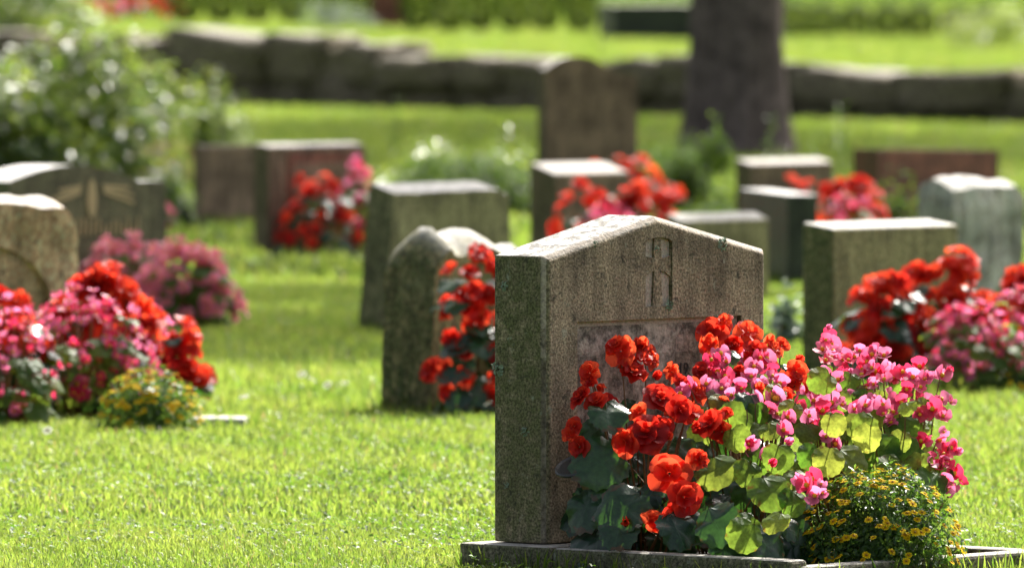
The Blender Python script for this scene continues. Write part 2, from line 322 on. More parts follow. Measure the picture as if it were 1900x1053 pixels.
# ------------------------------------------------------------------ the setting: ground, terrace
TER_Z = 0.43
def ter_z(x): return .43 - .024 * min(5.0, max(-4.5, x))
def tground(px, py):
    z = TER_Z
    for _ in range(6): p = ground(px, py, z); z = ter_z(p.x)
    return p
WA, WB = ground(430, 195), ground(1900, 232)
wd = (WB - WA).normalized(); wn = Vector((wd.y, -wd.x, 0))          # wn points at the viewer's side
if wn.y > 0: wn = -wn
bm = bmesh.new()
v = [bm.verts.new(p) for p in ((-400, -60, 0), (400, -60, 0), (400, 900, 0), (-400, 900, 0))]; bm.faces.new(v)
link('ground', bm_mesh('ground', bm), [M['ground']], kind='structure')
bm = bmesh.new(); prev = None
for t_w in [-120, -40, -12, -6, -3, -1, 1, 3, 5, 7, 9, 11, 13, 16, 22, 60, 120]:
    p = WA + wd * t_w - wn * .25; z = ter_z(p.x)
    row = [bm.verts.new((p.x, p.y, .005)), bm.verts.new((p.x, p.y, z)), bm.verts.new((p.x * 1.5, p.y + 60, z)), bm.verts.new((p.x * 6, 900, z))]
    if prev:
        for i in range(3): bm.faces.new((prev[i], prev[i + 1], row[i + 1], row[i]))
    prev = row
link('terrace_ground', bm_mesh('terrace_ground', bm), [M['ground']], kind='structure')

# ------------------------------------------------------------------ retaining wall of boulders, every stone its own object
def boulder_mesh(seed, k=4, rough_=0.15):
    bm = bmesh.new(); bmesh.ops.create_cube(bm, size=1.0)
    bmesh.ops.subdivide_edges(bm, edges=bm.edges[:], cuts=k, use_grid_fill=True)
    o = Vector((seed * 3.1, seed * 1.7, seed * 0.9))
    for vv in bm.verts:
        c = vv.co.copy()
        r = max(abs(c.x), abs(c.y), abs(c.z)); sph = c.normalized() * 0.62
        c = c.lerp(sph, 0.20)
        c += c.normalized() * rough_ * (noise.noise(c * 2.6 + o) + 0.5 * noise.noise(c * 6 + o))
        vv.co = c
    me = bm_mesh('boulder', bm); me.polygons.foreach_set('use_smooth', [True] * len(me.polygons)); me.materials.append(M['wall_stone'])
    return me
BOULD = [boulder_mesh(i) for i in range(7)]
wall = thing('retaining_wall', 'long dry stone retaining wall of big grey boulders in shade', 'wall', WA)
def wall_stone(tcen, zc, L, Ht, Dp, i, tilt=0.0, back=0.0):
    zc += (ter_z((WA + wd * tcen).x) - TER_Z) * (1 if zc > .2 else 0); p = wd * tcen - wn * (Dp / 2 - 0.03 + back)
    m = Matrix.Translation((p.x, p.y, zc)) @ Matrix.Rotation(math.atan2(wd.y, wd.x) + random.uniform(-.05, .05), 4, 'Z') @ Matrix.Rotation(tilt, 4, 'Y') @ Matrix.Diagonal((L * 1.05, Dp, Ht * 1.08, 1))
    link('stone', BOULD[i % 7], parent=wall, mtx=m)
rw = random.Random(5)
x = -9.0; wl = (WB - WA).length
while x < wl + 7:
    L = rw.uniform(0.75, 1.9); H_ = rw.uniform(0.24, 0.34)
    if -0.6 < x + L / 2 < 1.2: H_ += 0.14
    wall_stone(x + L / 2, 0.46 - 0.14 + (H_ - 0.28) * 0.35, L, H_, 0.55, rw.randrange(7), rw.uniform(-.05, .05), rw.uniform(-.05, .05)); x += L + 0.05
x = -9.2
while x < wl + 7:
    L = rw.uniform(0.4, 1.1)
    wall_stone(x + L / 2, 0.10, L, rw.uniform(0.22, 0.30), 0.5, rw.randrange(7), rw.uniform(-.08, .08), rw.uniform(.03, .12)); x += L + 0.07

# ------------------------------------------------------------------ the gabled headstone (the sharp one)
TH = R(48.0); FD = Vector((math.cos(TH), math.sin(TH), 0)); FN = Vector((math.sin(TH), -math.cos(TH), 0))
D0 = 19.7
F0 = Vector(((1012 - 950) / FPX * D0, D0, 0.0))
HW, HT, ZP, ZE, ZA = 0.695, 0.14, 0.062, 0.646, 0.722
hs = thing('headstone', 'gabled brown granite headstone with a carved cross standing behind the sharp flower bed', 'headstone', F0, TH)
bm = bmesh.new()
add_prism(bm, [(0, ZP), (HW, ZP), (HW, ZE), (HW / 2, ZA), (0, ZE)], 0, HT)
bevel(bm, 0.013, 1, lambda e: all(abs(v.co.y) < 1e-5 for v in e.verts) and max(v.co.z for v in e.verts) > ZP + .01)
bevel(bm, 0.0035, 2, lambda e: e.is_manifold and e.calc_face_angle(0) > 0.5)
body = bm_mesh('headstone_body', bm)
def prism_mesh(poly, y0, y1):
    bm = bmesh.new(); add_prism(bm, poly, y0, y1); return bm_mesh('cutter', bm)
cu = HW * 0.505
def zof(py): return CAMH - (py - HZ) / (FPX / (D0 + FD.y * cu))
cw, zt, zb = 0.041, zof(452), zof(567)
ctop = zof(441)
cuts = []
arch = [(cw * math.cos(R(q)) , zt + (ctop - zt) * math.sin(R(q))) for q in range(0, 181, 15)]
zc0, zc1 = zof(478), zof(505)     # crossbar top and bottom
st = 0.0105
ur = [(st + 0.002, zc0)] + [(cw - .001, zc0 + .004)] + [p for p in arch if p[0] > st] + [(st, ctop - .001)]
cuts.append([(cu + a, b) for a, b in ur]); cuts.append([(cu - a, b) for a, b in ur])
lr = [(st, zc1 + 0.003), (cw * .6, zc1), (cw, zc1 - .010), (cw, zb), (st * 1.5, zb)]
cuts.append([(cu + a, b) for a, b in lr]); cuts.append([(cu - a, b) for a, b in lr])
cm = [prism_mesh([(cu + a_, b_) for a_, b_ in [(-cw - .001, zb - .001), (cw + .001, zb - .001)] + [(x_ * 1.02, z_ + .001) for x_, z_ in arch]], -0.02, 0.004)] + [prism_mesh(c, -0.03, 0.0085) for c in cuts]
pu0, pu1, pz1 = 0.098, 0.612, CAMH - (597 - HZ) / (FPX / (D0 + FD.y * 0.1))
cm.append(prism_mesh([(pu0, ZP + .05), (pu1, ZP + .05), (pu1, pz1), (pu0, pz1)], -0.025, 0.0125))
body = boolean_cut(body, cm)
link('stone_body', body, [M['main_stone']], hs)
bm = bmesh.new(); add_box(bm, -0.052, HW + 0.05, -0.055, HT + 0.05, -0.05, ZP - .002); bevel(bm, 0.006, 2)
link('plinth', bm_mesh('plinth', bm), [M['kerb']], hs)
# the one piece of the inscription the flowers leave free
tx = bpy.data.curves.new('inscription', 'FONT'); tx.body = '19'; tx.size = 0.034; tx.extrude = 0.0015
to = bpy.data.objects.new('tmp', tx); COL.objects.link(to)
dg = bpy.context.evaluated_depsgraph_get(); dg.update(); tme = bpy.data.meshes.new_from_object(to.evaluated_get(dg)); bpy.data.objects.remove(to)
def on_face(px, py, v=0.0):
    r = ray(px, py); t = ((F0 + FN * v - EYE).dot(FN)) / r.dot(FN); p = EYE + r * t - F0
    return p.dot(FD), p.z
iu, iz = on_face(1266, 694)
tme.materials.clear()
link('inscription', tme, [plain_mat('carved_letters', (0.035, 0.03, 0.026), 0.9)], hs, mtx=Matrix.Translation((iu, 0.0125, iz)) @ Matrix.Rotation(R(90), 4, 'X'))
# leafy lichen tufts
def lichen_mesh(seed, n=26, rad=0.014):
    rr = random.Random(seed); bm = bmesh.new()
    for _ in range(n):
        a = rr.uniform(0, 6.28); r = rad * math.sqrt(rr.random()); c = Vector((r * math.cos(a), r * math.sin(a), rr.uniform(0.001, 0.005)))
        s = rr.uniform(0.0025, 0.005); nrm = Vector((c.x / rad + rr.uniform(-.5, .5), c.y / rad + rr.uniform(-.5, .5), 1)).normalized(); q = nrm.to_track_quat('Z', 'Y')
        ctr = bm.verts.new(c - nrm * 0.001); ring = [bm.verts.new(c + q @ Vector((math.cos(k) * s * rr.uniform(.6, 1.2), math.sin(k) * s * rr.uniform(.6, 1.2), rr.uniform(-.001, .002)))) for k in (0, 1.05, 2.1, 3.14, 4.19, 5.24)]
        for k in range(6): bm.faces.new((ctr, ring[k], ring[(k + 1) % 6]))
    return bm_mesh('lichen', bm)
for px, py, sc_, nrm in ((1338, 452, 1.0, 'f'), (1217, 462, .5, 'f'), (1103, 452, .5, 'f'), (1240, 566, .8, 'f'), (1330, 590, .6, 'f'), (925, 683, 1.1, 's'), (936, 530, .7, 's'), (975, 800, .7, 's'), (940, 900, .5, 's')):
    if nrm == 'f':
        u_, z_ = on_face(px, py); m = Matrix.Translation((u_, -0.001, z_)) @ Matrix.Rotation(R(90), 4, 'X')
    else:
        r = ray(px, py); t = ((F0 - EYE).dot(FD)) / r.dot(FD); p = EYE + r * t - F0; m = Matrix.Translation((-0.001, p.dot(-FN), p.z)) @ Matrix.Rotation(R(-90), 4, 'Y')
    link('lichen', lichen_mesh(int(px)), [M['lichen']], hs, mtx=m @ Matrix.Scale(sc_, 4))
# grave plot: kerbs and soil
plot = thing('grave_kerb', 'low mossy stone kerb framing the sharp red and pink flower bed', 'grave kerb', F0, TH)
PU0, PU1, PV = -0.045, 0.745, 0.69
for nm, (x0, x1, y0, y1, z1) in {'a': (PU0, PU0 + .055, -PV, -.058, .058), 'b': (PU0 + .03, PU1, -PV - .02, -PV + .035, .045), 'c': (PU1 - .055, PU1, -PV + .038, -.058, .046)}.items():
    bm = bmesh.new(); add_box(bm, x0, x1, y0, y1, -.05, z1 - (0 if nm != 'b' else .0))
    bevel(bm, 0.007, 2); link('kerb_stone', bm_mesh('kerb_stone', bm), [M['kerb']], plot)
bm = bmesh.new()
gx = [PU0 + .05 + (PU1 - PU0 - .1) * i / 14 for i in range(15)]; gy = [-PV + .03 + (PV - .085) * j / 12 for j in range(13)]
vv = [[bm.verts.new((x, y, .032 + .012 * noise.noise(Vector((x * 20, y * 20, 0))))) for y in gy] for x in gx]
for i in range(14):
    for j in range(12): bm.faces.new((vv[i][j], vv[i + 1][j], vv[i + 1][j + 1], vv[i][j + 1]))
link('soil', bm_mesh('soil', bm), [M['soil']], plot, kind='stuff')

# ------------------------------------------------------------------ the other headstones
def rough_prism(name, poly_top, w, t, h, amp=0.0, nx=14, ny=5, nz=14, seed=0, batter=0.0, scale=6.0, round_=0.0, slope=0.0):
    """block with width w, depth t; top height from poly_top(x01); noise displaced"""
    bm = bmesh.new(); o = Vector((seed * 2.3, seed, seed * .7)); grid = {}
    def P(i, j, k):
        if (i, j, k) not in grid:
            fx, fy, fz = i / nx, j / ny, k / nz
            top = poly_top(fx) if poly_top else h
            x = fx * w; y = fy * t; z = -.04 + (top + .04) * fz + slope * fy * fz ** 8
            if batter: x += (fx - 0.5) * -2 * batter * (z / h) * (1 if fx < .5 else .3)
            if round_:
                e = min(1, (1 - fy) / .35 if fy > .65 else (fy / .35 if fy < .35 else 1)); z -= round_ * (1 - e) * (fz ** 6)
            p = Vector((x, y, z))
            if amp:
                d = noise.noise(p * scale + o) + .5 * noise.noise(p * scale * 2.7 + o)
                nrm = Vector(((fx - .5) * 2 if i in (0, nx) else 0, (fy - .5) * 2 if j in (0, ny) else 0, 1 if k == nz else 0))
                if nrm.length: p += nrm.normalized() * amp * d
            grid[(i, j, k)] = bm.verts.new(p)
        return grid[(i, j, k)]
    for i in range(nx):
        for k in range(nz):
            for j in (0, ny): bm.faces.new((P(i, j, k), P(i + 1, j, k), P(i + 1, j, k + 1), P(i, j, k + 1)))
        for j in range(ny): bm.faces.new((P(i, j, nz), P(i + 1, j, nz), P(i + 1, j + 1, nz), P(i, j + 1, nz))); bm.faces.new((P(i, j, 0), P(i + 1, j, 0), P(i + 1, j + 1, 0), P(i, j + 1, 0)))
    for j in range(ny):
        for k in range(nz):
            for i in (0, nx): bm.faces.new((P(i, j, k), P(i, j + 1, k), P(i, j + 1, k + 1), P(i, j, k + 1)))
    return bm_mesh(name, bm)
STONES = []
def stone(label, px, py, wpx, tpx, top_py, mat, theta=48.0, prof=None, amp=0.0, batter=0.0, round_=0.0, cut=None, seed=0, bev=0.006, band=0):
    """px,py: the front left foot in the photo; wpx,tpx: seen width of face and of side; top_py: row of its front left top edge"""
    th = R(theta); f = ground(px, py); s = FPX / f.y
    w = wpx / s / math.cos(th); t = tpx / s / math.sin(th); h = CAMH - (top_py - HZ) / s
    root = thing('headstone', label, 'headstone', f, th)
    if amp or prof: me = rough_prism('headstone', (lambda x: prof(x, h)) if prof else None, w, t, h, amp, seed=seed, batter=batter, round_=round_, slope=band / s, nx=28 if prof else 14)
    else:
        bm = bmesh.new(); vv_ = add_box(bm, 0, w, 0, t, -.04, h); vv_[6].co.z += band / s; vv_[7].co.z += band / s; bevel(bm, bev, 2); me = bm_mesh('headstone', bm)
    if cut: me = boolean_cut(me, [prism_mesh(cut(w, h), -0.1, 0.022)])
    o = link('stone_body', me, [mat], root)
    if amp or prof:
        me.polygons.foreach_set('use_smooth', [amp > 0] * len(me.polygons)); me.set_sharp_from_angle(angle=R(38))
    STONES.append((f, th, w, t, h))
    return root, w, t, h, s
# rough arched stone, left edge of the picture
def arch_cut(x0, x1, zsh, rise):
    return lambda w, h: [(w * x0, 0.0), (w * x1, 0.0), (w * x1, h * zsh)] + [(w * ((x0 + x1) / 2 + (x1 - x0) / 2 * math.cos(R(q))), h * (zsh + rise * math.sin(R(q)))) for q in range(15, 166, 15)] + [(w * x0, h * zsh)]
stone('rough pinkish granite headstone with an arched panel at the left edge of the picture', -165, 742, 300, 90, 372, M['pink_stone'],
      prof=lambda x, h: h * (1.0 - .02 * math.sin(9 * x) - (0.16 * max(0, (x - .88) / .12) ** 2) - (0.2 * max(0, (.12 - x) / .12) ** 2)), amp=0.02, seed=3, cut=arch_cut(0.1, 0.82, .46, .30), round_=.03)
# curved dark green stone with gilt emblem
def ogee(x, h):
    if x < .82: return h * (0.90 + 0.10 * max(0, math.sin(math.pi * min(1, max(0, (x + .02) / .84)))))
    return h * 0.89
r_, w_, t_, h_, s_ = stone('polished dark green headstone with a curved top and gilt sun emblem', 18, 606, 279, 84, 309, M['green_stone'], prof=ogee)
def bar(bm, p, q, w0, y0=-0.004, y1=0.004):
    p = Vector((p[0], 0, p[1])); q = Vector((q[0], 0, q[1])); d = (q - p).normalized(); n_ = Vector((-d.z, 0, d.x)) * w0
    a = [bm.verts.new((c.x, y0, c.z)) for c in (p + n_, p - n_, q - n_, q + n_)]; b = [bm.verts.new((c.x, y1, c.z)) for c in (p + n_, p - n_, q - n_, q + n_)]
    bm.faces.new(a)
    for i in range(4): bm.faces.new((a[i], b[i], b[(i + 1) % 4], a[(i + 1) % 4]))
def gx_(px): return (px - 18) / 279 * w_
def gz_(py, px=160): return CAMH - (py - HZ) / (FPX / (STONES[-1][0].y + math.sin(TH) * gx_(px)))
bm = bmesh.new()
add_prism(bm, [(gx_(163) + gx_(18 + 9) * math.sin(R(q)) * (1 if True else 0), gz_(368) + (gz_(332) - gz_(368)) * math.cos(R(q))) for q in range(0, 360, 30)], -0.005, .003)
link('emblem', bm_mesh('emblem', bm), [M['gold']], r_)
for a_, b_ in (((145, 345), (105, 352)), ((143, 350), (95, 366)), ((143, 356), (88, 378)), ((182, 345), (230, 350)), ((184, 350), (236, 364)), ((184, 356), (238, 378))):
    bm = bmesh.new(); bar(bm, (gx_(a_[0]), gz_(a_[1])), (gx_(b_[0]), gz_(b_[1])), .006); link('ray', bm_mesh('ray', bm), [M['gold']], r_)
bm = bmesh.new(); rl = random.Random(2)
for px in range(138, 250, 9): bar(bm, (gx_(px), gz_(436)), (gx_(px) + .003, gz_(rl.choice((404, 410, 418)))), .004)
link('inscription', bm_mesh('inscription', bm), [M['gold']], r_)
# pair of low brown stones
stone('plain brown headstone beside the glossy bush, left of its twin with the red panel', 368, 416, 140, 10, 270, M['brown_stone'])
r_, w_, t_, h_, s_ = stone('brown headstone with a recessed red panel behind red and pink begonias', 497, 475, 178, 27, 272, M['brown_stone'], band=6)
bm = bmesh.new(); add_box(bm, w_ * .2, w_ * .97, -.006, .01, h_ * .55, h_ * .94); link('red_panel', bm_mesh('red_panel', bm), [M['red_stone']], r_)
bm = bmesh.new(); add_box(bm, w_ * .25, w_ * .92, -.009, -.0062, h_ * .3, h_ * .84); link('name_plate', bm_mesh('name_plate', bm), [M['brown_stone']], r_)
stone('grey green headstone with a slanting dark side, behind the rounded rough stone', 712, 616, 238, 48, 358, M['greygreen_stone'], amp=0.006, batter=0.055, seed=5, band=16, prof=lambda x, h: h * (1 - .03 * (x > .93)))
stone('rounded olive boulder headstone half hidden by the gabled headstone', 800, 768, 190, 98, 436, M['olive_stone'], amp=0.012, seed=9,
      prof=lambda x, h: h * (1.03 - .10 * max(0, x - .15) + .03 * math.sin(x * 10 + 2.2) * (x > .2) - .14 * max(0, (.22 - x) / .22) ** 2), round_=.05, batter=.02, cut=arch_cut(.12, .9, .5, .36))
def wavy(x, h): return h * (0.865 + 0.135 * math.exp(-(abs(x - .33) / .36) ** 2.6) + .02 * x)
stone('tall dark headstone with a wavy top in front of the boulder wall', 1012, 402, 172, 14, 107, M['brown_stone'], theta=35, prof=wavy)
stone('low brown headstone with a bright flat top below the tall wavy one', 1030, 482, 140, 48, 322, M['brown_stone'], bev=.01, band=20)
stone('low grey green headstone with sunlit flat top peeping over the gabled headstone', 1262, 562, 170, 26, 411, M['greygreen_stone'], band=15)
stone('dark headstone standing edge on beside the red flowers, its top tilted bright', 1462, 528, 56, 82, 361, M['dark_stone'], theta=14, band=4)
stone('low brown headstone behind the dark edge-on headstone', 1392, 432, 160, 27, 304, M['brown_stone'], band=9)
stone('wide dark red headstone under the lawn terrace on the right', 1630, 424, 236, 46, 276, M['red_stone'], prof=lambda x, h: h * (1 - .05 * x))
stone('pale grey rough headstone at the right edge behind the flower bed', 1768, 562, 138, 58, 345, M['grey_stone'], amp=0.02, seed=12, band=12, prof=lambda x, h: h * (1.0 + .035 * math.sin(x * 2.6) - .08 * max(0, (x - .9) / .1)), round_=.02)
stone('olive granite headstone with bright flat top behind the bright right flower bed', 1545, 702, 246, 56, 424, M['olive_stone'], bev=.008, band=11)

# ------------------------------------------------------------------ plants: building blocks
def petal(L, Wd, el0, el1, cup=0.25, nu=4, nv=4, ruf=0.0, seed=0, r0=0.003):
    rr = random.Random(seed); V = []; UV = []; F = []
    x, z = r0, 0.0; ph = rr.uniform(0, 6)
    prof_ = (0.30, 0.74, 1.0, 0.93, 0.52) if nu == 4 else tuple(0.3 + 0.7 * math.sin(math.pi * (.1 + .72 * i / nu)) for i in range(nu + 1))
    for i in range(nu + 1):
        t = i / nu
        el = R(el0 + (el1 - el0) * t)
        if i: x += L / nu * math.cos(el); z += L / nu * math.sin(el)
        w = Wd * prof_[i]
        for j in range(nv + 1):
            q = -1 + 2 * j / nv
            V.append((x - (.10 * L * q * q if i == nu else .06 * L * q * q * t), q * w, z + cup * q * q * w + ruf * math.sin(ph + 3.3 * q + 2 * t) * t)); UV.append((.5 + q * .5, t))
    for i in range(nu):
        for j in range(nv):
            a = i * (nv + 1) + j; F.append((a, a + 1, a + nv + 2, a + nv + 1))
    return np.array(V), np.array(UV), np.array(F)
def assemble(name, pieces, mats, extra=None):
    """pieces: list of (V, UV, F, azimuth)"""
    Vs, Us, Fs, off = [], [], [], 0
    for V, U, F, az in pieces:
        c, s = math.cos(az), math.sin(az)
        Vs.append(np.stack([V[:, 0] * c - V[:, 1] * s, V[:, 0] * s + V[:, 1] * c, V[:, 2]], 1)); Us.append(U); Fs.append(F + off); off += len(V)
    me = np_mesh(name, np.concatenate(Vs), quads=np.concatenate(Fs), uv=np.concatenate(Us))
    if extra:
        bm = bmesh.new(); bm.from_mesh(me)
        r = bmesh.ops.create_icosphere(bm, subdivisions=1, radius=extra[0], matrix=Matrix.Translation((0, 0, extra[1])) @ Matrix.Diagonal((1, 1, extra[2], 1)))
        vset = set(r['verts'])
        for f in bm.faces:
            if all(v in vset for v in f.verts): f.material_index = 1
        bm.to_mesh(me); bm.free()
    for m in mats: me.materials.append(m)
    me.polygons.foreach_set('use_smooth', [True] * len(me.polygons))
    return me
def red_flower(seed, mat):
    rr = random.Random(seed); P = []
    a0 = rr.uniform(0, 6)
    for n_, L, Wd, e0, e1 in ((5, .033, .0192, 22, -10), (4, .022, .0150, 50, 18), (2, .012, .0080, 76, 50)):
        for k in range(n_):
            V, U, F = petal(L * rr.uniform(.82, 1.12), Wd * rr.uniform(.9, 1.1), e0 + rr.uniform(-12, 12), e1 + rr.uniform(-18, 18), cup=.24, ruf=.002, seed=rr.random(), r0=.002)
            V[:, 2] += .002 * (5 - n_)
            P.append((V, U, F, a0 + 2 * math.pi * (k + rr.uniform(-.15, .15)) / n_))
        a0 += .6
    return assemble('red_flower', P, [mat])
def pink_flower(seed, mat):
    rr = random.Random(seed); P = []; o = rr.uniform(-15, 20)
    for az, L, Wd in ((0, .0185, .0135), (math.pi, .0175, .013), (math.pi / 2, .013, .0055), (-math.pi / 2, .013, .0055)):
        V, U, F = petal(L, Wd, 42 + o + rr.uniform(-10, 10), 10 + o + rr.uniform(-15, 15), cup=.3, ruf=.0015, seed=rr.random(), r0=.001); P.append((V, U, F, az + rr.uniform(-.15, .15)))
    return assemble('pink_flower', P, [mat, M['eye']], (.0042, .005, 1.1))
def daisy(seed, mat, rad=.0105, n=11):
    rr = random.Random(seed); P = []
    for k in range(n):
        V, U, F = petal(rad * .78 * rr.uniform(.85, 1.1), rad * .24, 8 + rr.uniform(-12, 12), -8 + rr.uniform(-10, 10), cup=.1, nu=2, nv=2, r0=rad * .25); P.append((V, U, F, 2 * math.pi * k / n))
    return assemble('daisy', P, [mat, M['daisy_eye']], (rad * .27, .0008, .6))
def bud_mesh(mat):
    P = []
    for k in range(4):
        V, U, F = petal(.016, .008, 85, 70, cup=-.5, nu=3, nv=2, r0=.001); P.append((V, U, F, k * math.pi / 2))
    return assemble('bud', P, [mat])
RED = [red_flower(i, M['red']) for i in range(8)]
for k_ in (1, 4, 6):           # some blooms are fuller and more ruffled than others
    vv_ = RED[k_].vertices; co_ = np.empty(len(vv_) * 3, np.float32); vv_.foreach_get('co', co_); co_ = co_.reshape(-1, 3); rq_ = np.hypot(co_[:, 0], co_[:, 1]); ag_ = np.arctan2(co_[:, 1], co_[:, 0]); co_[:, 2] += rq_ * .22 * np.sin(ag_ * 7 + k_) + rq_ * .35 * np.sin(ag_ + k_ * 2); vv_.foreach_set('co', co_.ravel())
PINK = [pink_flower(20 + i, M['pink']) for i in range(5)]
ROSE = [pink_flower(40 + i, M['rose']) for i in range(3)]
DAISY = [daisy(60 + i, M['yellow']) for i in range(3)]
CLOVER = [daisy(70, M['white_petal'], .009, 14)]
RBUD, PBUD = bud_mesh(M['red']), bud_mesh(M['pink'])
def begonia_leaf(seed, mat, tooth=.03, pointed=.12, wave=.05, nsp=30):
    rr = random.Random(seed); V = [(0, .42, 0.0)]; UV = [(0, .42)]; T = []; asy = rr.uniform(.03, .1) * rr.choice((-1, 1)); ph = rr.uniform(0, 6)
    rings = (.5, .85, 1.0)
    for q, rg in enumerate(rings):
        for k in range(nsp):
            a = 2 * math.pi * k / nsp                    # 0 = tip
            r = .52 * (1 + pointed * max(0, math.cos(a)) ** 3 + asy * math.sin(a))
            notch = math.exp(-((abs(a - math.pi)) / .28) ** 2); r *= 1 - .30 * notch
            if q == 2: r *= 1 + tooth * (1 if k % 2 else -1)
            r *= rg
            x = math.sin(a) * r * 1.03; y = .42 + math.cos(a) * r
            z = -.42 * (r ** 2) + .30 * abs(x) * (1 - rg * .5) + wave * rg * rg * (math.sin(4 * a + ph) + .25 * math.sin(9 * a + 2 * ph))
            V.append((x, y, z)); UV.append((x, y))
    q_ = []
    for k in range(nsp): T.append((0, 1 + k, 1 + (k + 1) % nsp))
    for q in range(2):
        b0 = 1 + q * nsp; b1 = b0 + nsp
        for k in range(nsp): q_.append((b0 + k, b1 + k, b1 + (k + 1) % nsp, b0 + (k + 1) % nsp))
    me = np_mesh('begonia_leaf', V, quads=q_, tris=T, uv=UV); me.materials.append(mat)
    me.polygons.foreach_set('use_smooth', [True] * len(me.polygons)); return me
LD = [begonia_leaf(i, M['leaf_dark'], tooth=.05, pointed=.24, wave=.07) for i in range(4)]
LL = [begonia_leaf(i + 9, M['leaf_light'], tooth=.03, pointed=.08, wave=.055, nsp=26) for i in range(4)]

def orient(pos, nrm, spin=0.0, sc=1.0):
    return Matrix.Translation(pos) @ nrm.to_track_quat('Z', 'Y').to_matrix().to_4x4() @ Matrix.Rotation(spin, 4, 'Z') @ Matrix.Scale(sc, 4)
def orient_leaf(pos, nrm, tip, sc):
    z = nrm.normalized(); y = (tip - z * tip.dot(z)); y = y.normalized() if y.length > 1e-4 else z.orthogonal().normalized(); x = y.cross(z)
    m = Matrix((x, y, z)).transposed().to_4x4(); return Matrix.Translation(pos) @ m @ Matrix.Scale(sc, 4)
def plant(name, label, cat, base, flowers, leaves, group, stem_r=0.0028, stem_mat='stem', buds=()):
    """flowers: (mesh, world pos, facing, scale); leaves: (mesh, world pos, normal, tip direction, size)"""
    root = thing(name, label, cat, base, 0, group)
    bm = bmesh.new()
    for me, p, d, sc in flowers:
        q = p - base; link('flower', me, parent=root, mtx=orient(q, d, random.uniform(0, 6.28), sc))
        if random.random() < .5: continue
        foot = Vector((q.x * .35 + random.uniform(-.02, .02), q.y * .35 + random.uniform(-.02, .02), 0)); e = q - d * .001
        mid = foot.lerp(e, .6) + Vector((0, 0, .12 * q.z))
        tube(bm, [foot, mid, e], [stem_r, stem_r * .8, stem_r * .5], 4)
    for me, p, n_, tip, sc in leaves:
        q = p - base; link('leaf', me, parent=root, mtx=orient_leaf(q, n_, tip, sc))
        foot = Vector((q.x * .3, q.y * .3, 0)); tube(bm, [foot, foot.lerp(q, .6) + Vector((0, 0, .1 * q.z)), q], [stem_r * .8, stem_r * .7, stem_r * .5], 3)
    for me, p, d, sc in buds:
        link('bud', me, parent=root, mtx=orient(p - base, d, random.uniform(0, 6), sc))
    if flowers or leaves: link('stems', bm_mesh('stems', bm), [M[stem_mat]], root, kind='stuff')
    return root

# ------------------------------------------------------------------ the sharp flower bed
rb = random.Random(11)
def mb(px, py, fr=None):
    """point in the bed seen at px, py; fr runs from the stone (0) to the front kerb (1)"""
    vmax = min(.66, max(.07, (px - 1000) / 450 * .66)); vmin = max(.04, (px - 1440) / 330 * .45)
    vmax = max(vmax, vmin + .05)
    if fr is None: fr = min(.95, max(.08, (py - 610) / 330)) + rb.uniform(-.06, .06)
    v_ = vmin + (vmax - vmin) * fr
    r = ray(px, py); t = ((F0 + FN * v_ - EYE).dot(FN)) / r.dot(FN); p = EYE + r * t
    p.z = max(p.z, .035); return p
def facing(px, py, cx, cy_, up=.35, cam_=.75, spread=.5):
    return Vector(((px - cx) / 260 + rb.uniform(-spread, spread), -cam_ + rb.uniform(-spread, spread) * .8, up - (py - cy_) / 500 + rb.uniform(-spread, spread) * .8)).normalized()
G_BED = 'flowers in the sharp bed before the gabled headstone'
redL = [(1095, 692, 52), (1078, 738, 46), (1108, 745, 42), (1152, 652, 50), (1198, 652, 44), (1172, 690, 54), (1246, 690, 34), (1225, 742, 56), (1262, 762, 54), (1292, 728, 40), (1162, 820, 58), (1200, 806, 68), (1186, 766, 40),
        (1242, 878, 68), (1268, 922, 66), (1076, 828, 46), (1214, 966, 40), (1238, 962, 34), (1290, 852, 36), (1130, 752, 38), (1066, 790, 36), (1255, 945, 50), (1230, 790, 40), (1208, 668, 32), (1140, 640, 34), (1285, 765, 42)]
redR = [(1318, 618, 58), (1360, 642, 48), (1388, 616, 52), (1340, 606, 40), (1400, 650, 40), (1437, 648, 32), (1320, 786, 64), (1340, 800, 46), (1462, 708, 50), (1500, 716, 48), (1440, 690, 38), (1478, 690, 42), (1300, 690, 34), (1366, 692, 40), (1456, 738, 42), (1420, 730, 38), (1340, 750, 34), (1315, 640, 40)]
pinkL = [(1330, 690), (1310, 712), (1350, 672), (1398, 680), (1428, 688), (1410, 712), (1384, 666), (1440, 768), (1452, 798), (1385, 835), (1412, 846), (1396, 820), (1338, 722), (1420, 668), (1445, 712), (1372, 716), (1402, 742), (1322, 668), (1390, 700), (1360, 734), (1460, 772), (1478, 752), (1282, 722), (1262, 732), (1425, 760), (1436, 742), (1345, 700), (1408, 664)]
pinkM = [(1535, 626), (1526, 652), (1545, 654), (1584, 664), (1560, 690), (1552, 722), (1544, 750), (1528, 698), (1524, 764), (1540, 792), (1552, 822), (1518, 722), (1508, 742), (1570, 716), (1536, 738), (1560, 752), (1500, 770), (1512, 790), (1500, 900), (1514, 920), (1548, 776), (1575, 740), (1532, 810), (1490, 736), (1566, 668), (1540, 640), (1508, 888), (1556, 706), (1526, 780)]
pinkR = [(1620, 660), (1650, 680), (1708, 682), (1714, 704), (1745, 698), (1600, 700), (1612, 722), (1640, 706), (1652, 736), (1682, 722), (1670, 746), (1690, 762), (1640, 770), (1702, 742), (1732, 760), (1746, 744), (1748, 772), (1760, 830), (1756, 860), (1770, 880), (1765, 902), (1740, 815), (1710, 820), (1722, 850), (1625, 688), (1660, 702), (1694, 700), (1628, 745), (1612, 672), (1660, 766), (1750, 885), (1738, 868), (1676, 692), (1720, 770), (1605, 752), (1640, 662), (1748, 845)]
